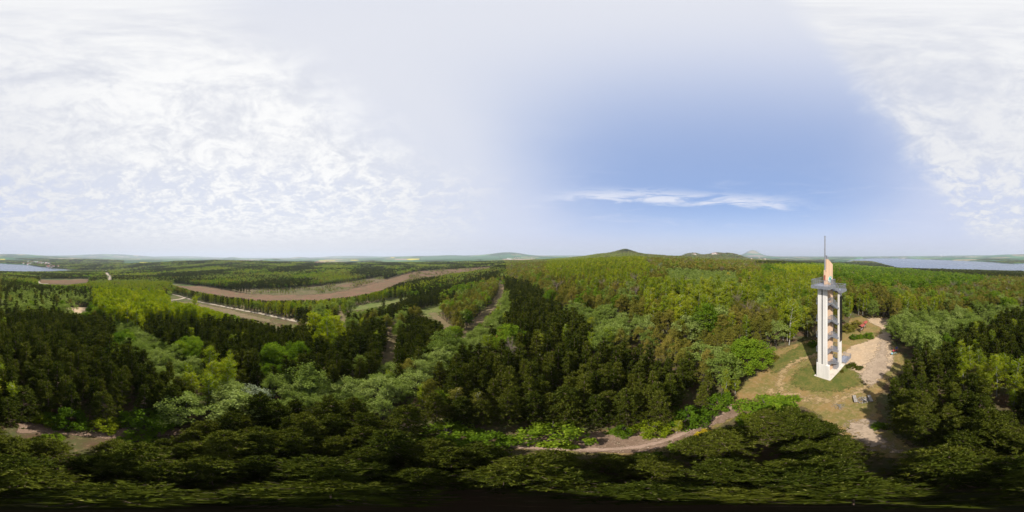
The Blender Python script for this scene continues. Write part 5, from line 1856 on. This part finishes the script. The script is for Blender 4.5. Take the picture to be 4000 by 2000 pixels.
hr = random.Random(11)
for n_, (x0, x1, y0, y1), lab, grp, kind_ in (
        (16, (2772, 2800, 990, 995), 'pale house with red roof in the village on the wooded hill', 'houses of the hill village', 0),
        (9, (2812, 2835, 984, 990), 'red-roofed house high on the wooded hill right of the village', 'houses high on the hill', 0),
        (4, (2712, 2722, 990, 995), 'white house in the dip between the two wooded hills', 'houses in the dip', 0),
        (9, (2935, 2990, 1008, 1018), 'small white house below the cone hill', 'houses below the cone hill', 0),
        (15, (85, 190, 1021, 1031), 'long pale hall in the town across the lake', 'halls of the lakeside town', 1),
        (16, (60, 200, 1024, 1038), 'house with clay roof in the town across the lake', 'houses of the lakeside town', 0),
        (8, (178, 235, 1040, 1047), 'reddish building between the town and the beach', 'buildings behind the beach', 0),
        (12, (1225, 1290, 1026, 1032), 'tiny pale house in the village on the plain', 'houses of the village on the plain', 0),
        (5, (1960, 2002, 1010, 1014), 'white farm hall at the edge of the far fields', 'farm halls by the fields', 1),
        (5, (2000, 2040, 1006, 1010), 'small house by the far ploughed field', 'houses by the ploughed field', 0)):
    for _ in range(n_):
        g = hit(hr.uniform(x0, x1), hr.uniform(y0, y1))
        rr_ = math.hypot(g.x, g.y)
        if rr_ > 12000 or g.z < LAKE_Z + 0.5:
            continue
        big = 1.0 + min(rr_ / 6000, 0.8)
        if kind_:
            house(g, hr.uniform(0, 3), hr.uniform(28, 60), hr.uniform(14, 26), hr.uniform(6, 10), lab, grp, 'hallroof', 'hallroof', True)
        else:
            house(g, hr.uniform(0, 3), hr.uniform(12, 18) * big, hr.uniform(8, 12) * big, hr.uniform(6, 9) * big, lab, grp)

# chapel on the far field
g = hit(2077, 1008)
o = empty('chapel', g, 0.4)
tag(o, 'white chapel with a pointed tower on the far fields', 'chapel')
MB().box(-9, 9, -5, 5, -2, 8).build('nave', M['housewall'], o)
MB().prism([(9.1, -3), (15, -3), (15, 3), (9.1, 3)], -2, 20).build('tower', M['housewall'], o)
obj('roof', mesh_from('roof', [(-9.4, -5.4, 8), (9.05, -5.4, 8), (9.05, 5.4, 8), (-9.4, 5.4, 8), (-9.4, 0, 13), (9.05, 0, 13)], [(3, 2, 1, 0), (0, 1, 5, 4), (2, 3, 4, 5), (1, 2, 5), (3, 0, 4)], [M['houseroof']]), o)
obj('spire', mesh_from('spire', [(8.8, -3.3, 20), (15.3, -3.3, 20), (15.3, 3.3, 20), (8.8, 3.3, 20), (12, 0, 34)], [(3, 2, 1, 0), (0, 1, 4), (1, 2, 4), (2, 3, 4), (3, 0, 4)], [M['steel_d']]), o)


def turbine(px, r, hub, spin, label):
    g = polar(px, r)
    o = empty('wind_turbine', (g.x, g.y, g.z), -math.atan2(g.x, g.y) + 0.5)
    tag(o, label, 'wind turbine', 'wind turbines beyond the lake')
    MB().tube([(0, 0, -2), (0, 0, hub * .5), (0, 0, hub)], [3.4, 2.7, 1.9], 12).build('mast', M['white'], o, smooth=True)
    MB().box(-1.8, 1.8, -3, 6, hub - 1.6, hub + 2.2).build('nacelle', M['white'], o)
    for k in range(3):
        a = spin + k * 2 * math.pi / 3
        d = Vector((math.sin(a), 0, math.cos(a)))
        s = Vector((math.cos(a), 0, -math.sin(a)))
        c = Vector((0, -4, hub))
        L = hub * 0.52
        V = []
        for f, w in ((0.02, 1.2), (0.2, 2.4), (0.6, 1.4), (1.0, 0.3)):
            for y in (-0.4, 0.4):
                V += [tuple(c + d * L * f + s * w * 0.4 + Vector((0, y * w * .4, 0))), tuple(c + d * L * f - s * w + Vector((0, y * w * .4, 0)))]
        F = []
        for i in range(3):
            b0, b1 = i * 4, i * 4 + 4
            F += [(b0, b0 + 1, b1 + 1, b1), (b0 + 3, b0 + 2, b1 + 2, b1 + 3), (b0 + 2, b0, b1, b1 + 2), (b0 + 1, b0 + 3, b1 + 3, b1 + 1)]
        F += [(2, 3, 1, 0), (12, 13, 15, 14)]
        obj('blade', mesh_from('blade', V, F, [M['white']]), o)


turbine(3676, 5300, 100, 0.4, 'tallest of the white wind turbines beyond the lake')
for i, (px, rr_) in enumerate(((3690, 8200), (3697, 8800), (3724, 7600), (3712, 9500), (3786, 9800))):
    turbine(px, rr_, 105, i * 0.7, ['first', 'second', 'third', 'fourth', 'last'][i] + ' small wind turbine right of the tallest one')


def radio_mast(px, r, h, label):
    g = polar(px, r)
    o = empty('radio_mast', (g.x, g.y, g.z))
    tag(o, label, 'radio mast')
    MB().tube([(0, 0, -2), (0, 0, h * .7)], [2.2, 1.6], 8).build('shaft', M['steel'], o)
    MB().tube([(0, 0, h * .7), (0, 0, h)], [0.9, 0.5], 6).build('antenna', M['steel'], o)


radio_mast(1866, 7800, 175, 'thin grey radio mast on the far ridge')
radio_mast(2796, 2080, 34, 'short antenna mast above the hill village')
radio_mast(2730, 2000, 30, 'pale mast beside the dip between the hills')

# keep the woods off the houses
for hx, hy in HOUSES:
    PLACED.append((hx, hy, 14 + 0.014 * math.hypot(hx, hy)))
plant_stands()

# ------------------------------------------------------------------ haze
def build_haze():
    m, b, out = mat('haze')
    v = b.node('ShaderNodeVolumePrincipled')
    v.inputs['Color'].default_value = (0.68, 0.75, 0.86, 1)
    v.inputs['Density'].default_value = 9.0e-5
    v.inputs['Anisotropy'].default_value = 0.1
    b.l.new(v.outputs[0], out.inputs['Volume'])
    s = 33000
    o = MB().box(-s, s, -s, s, -360, 420).build('haze', m)
    tag(o, 'pale blue haze over the far country', 'haze', kind='stuff')


build_haze()
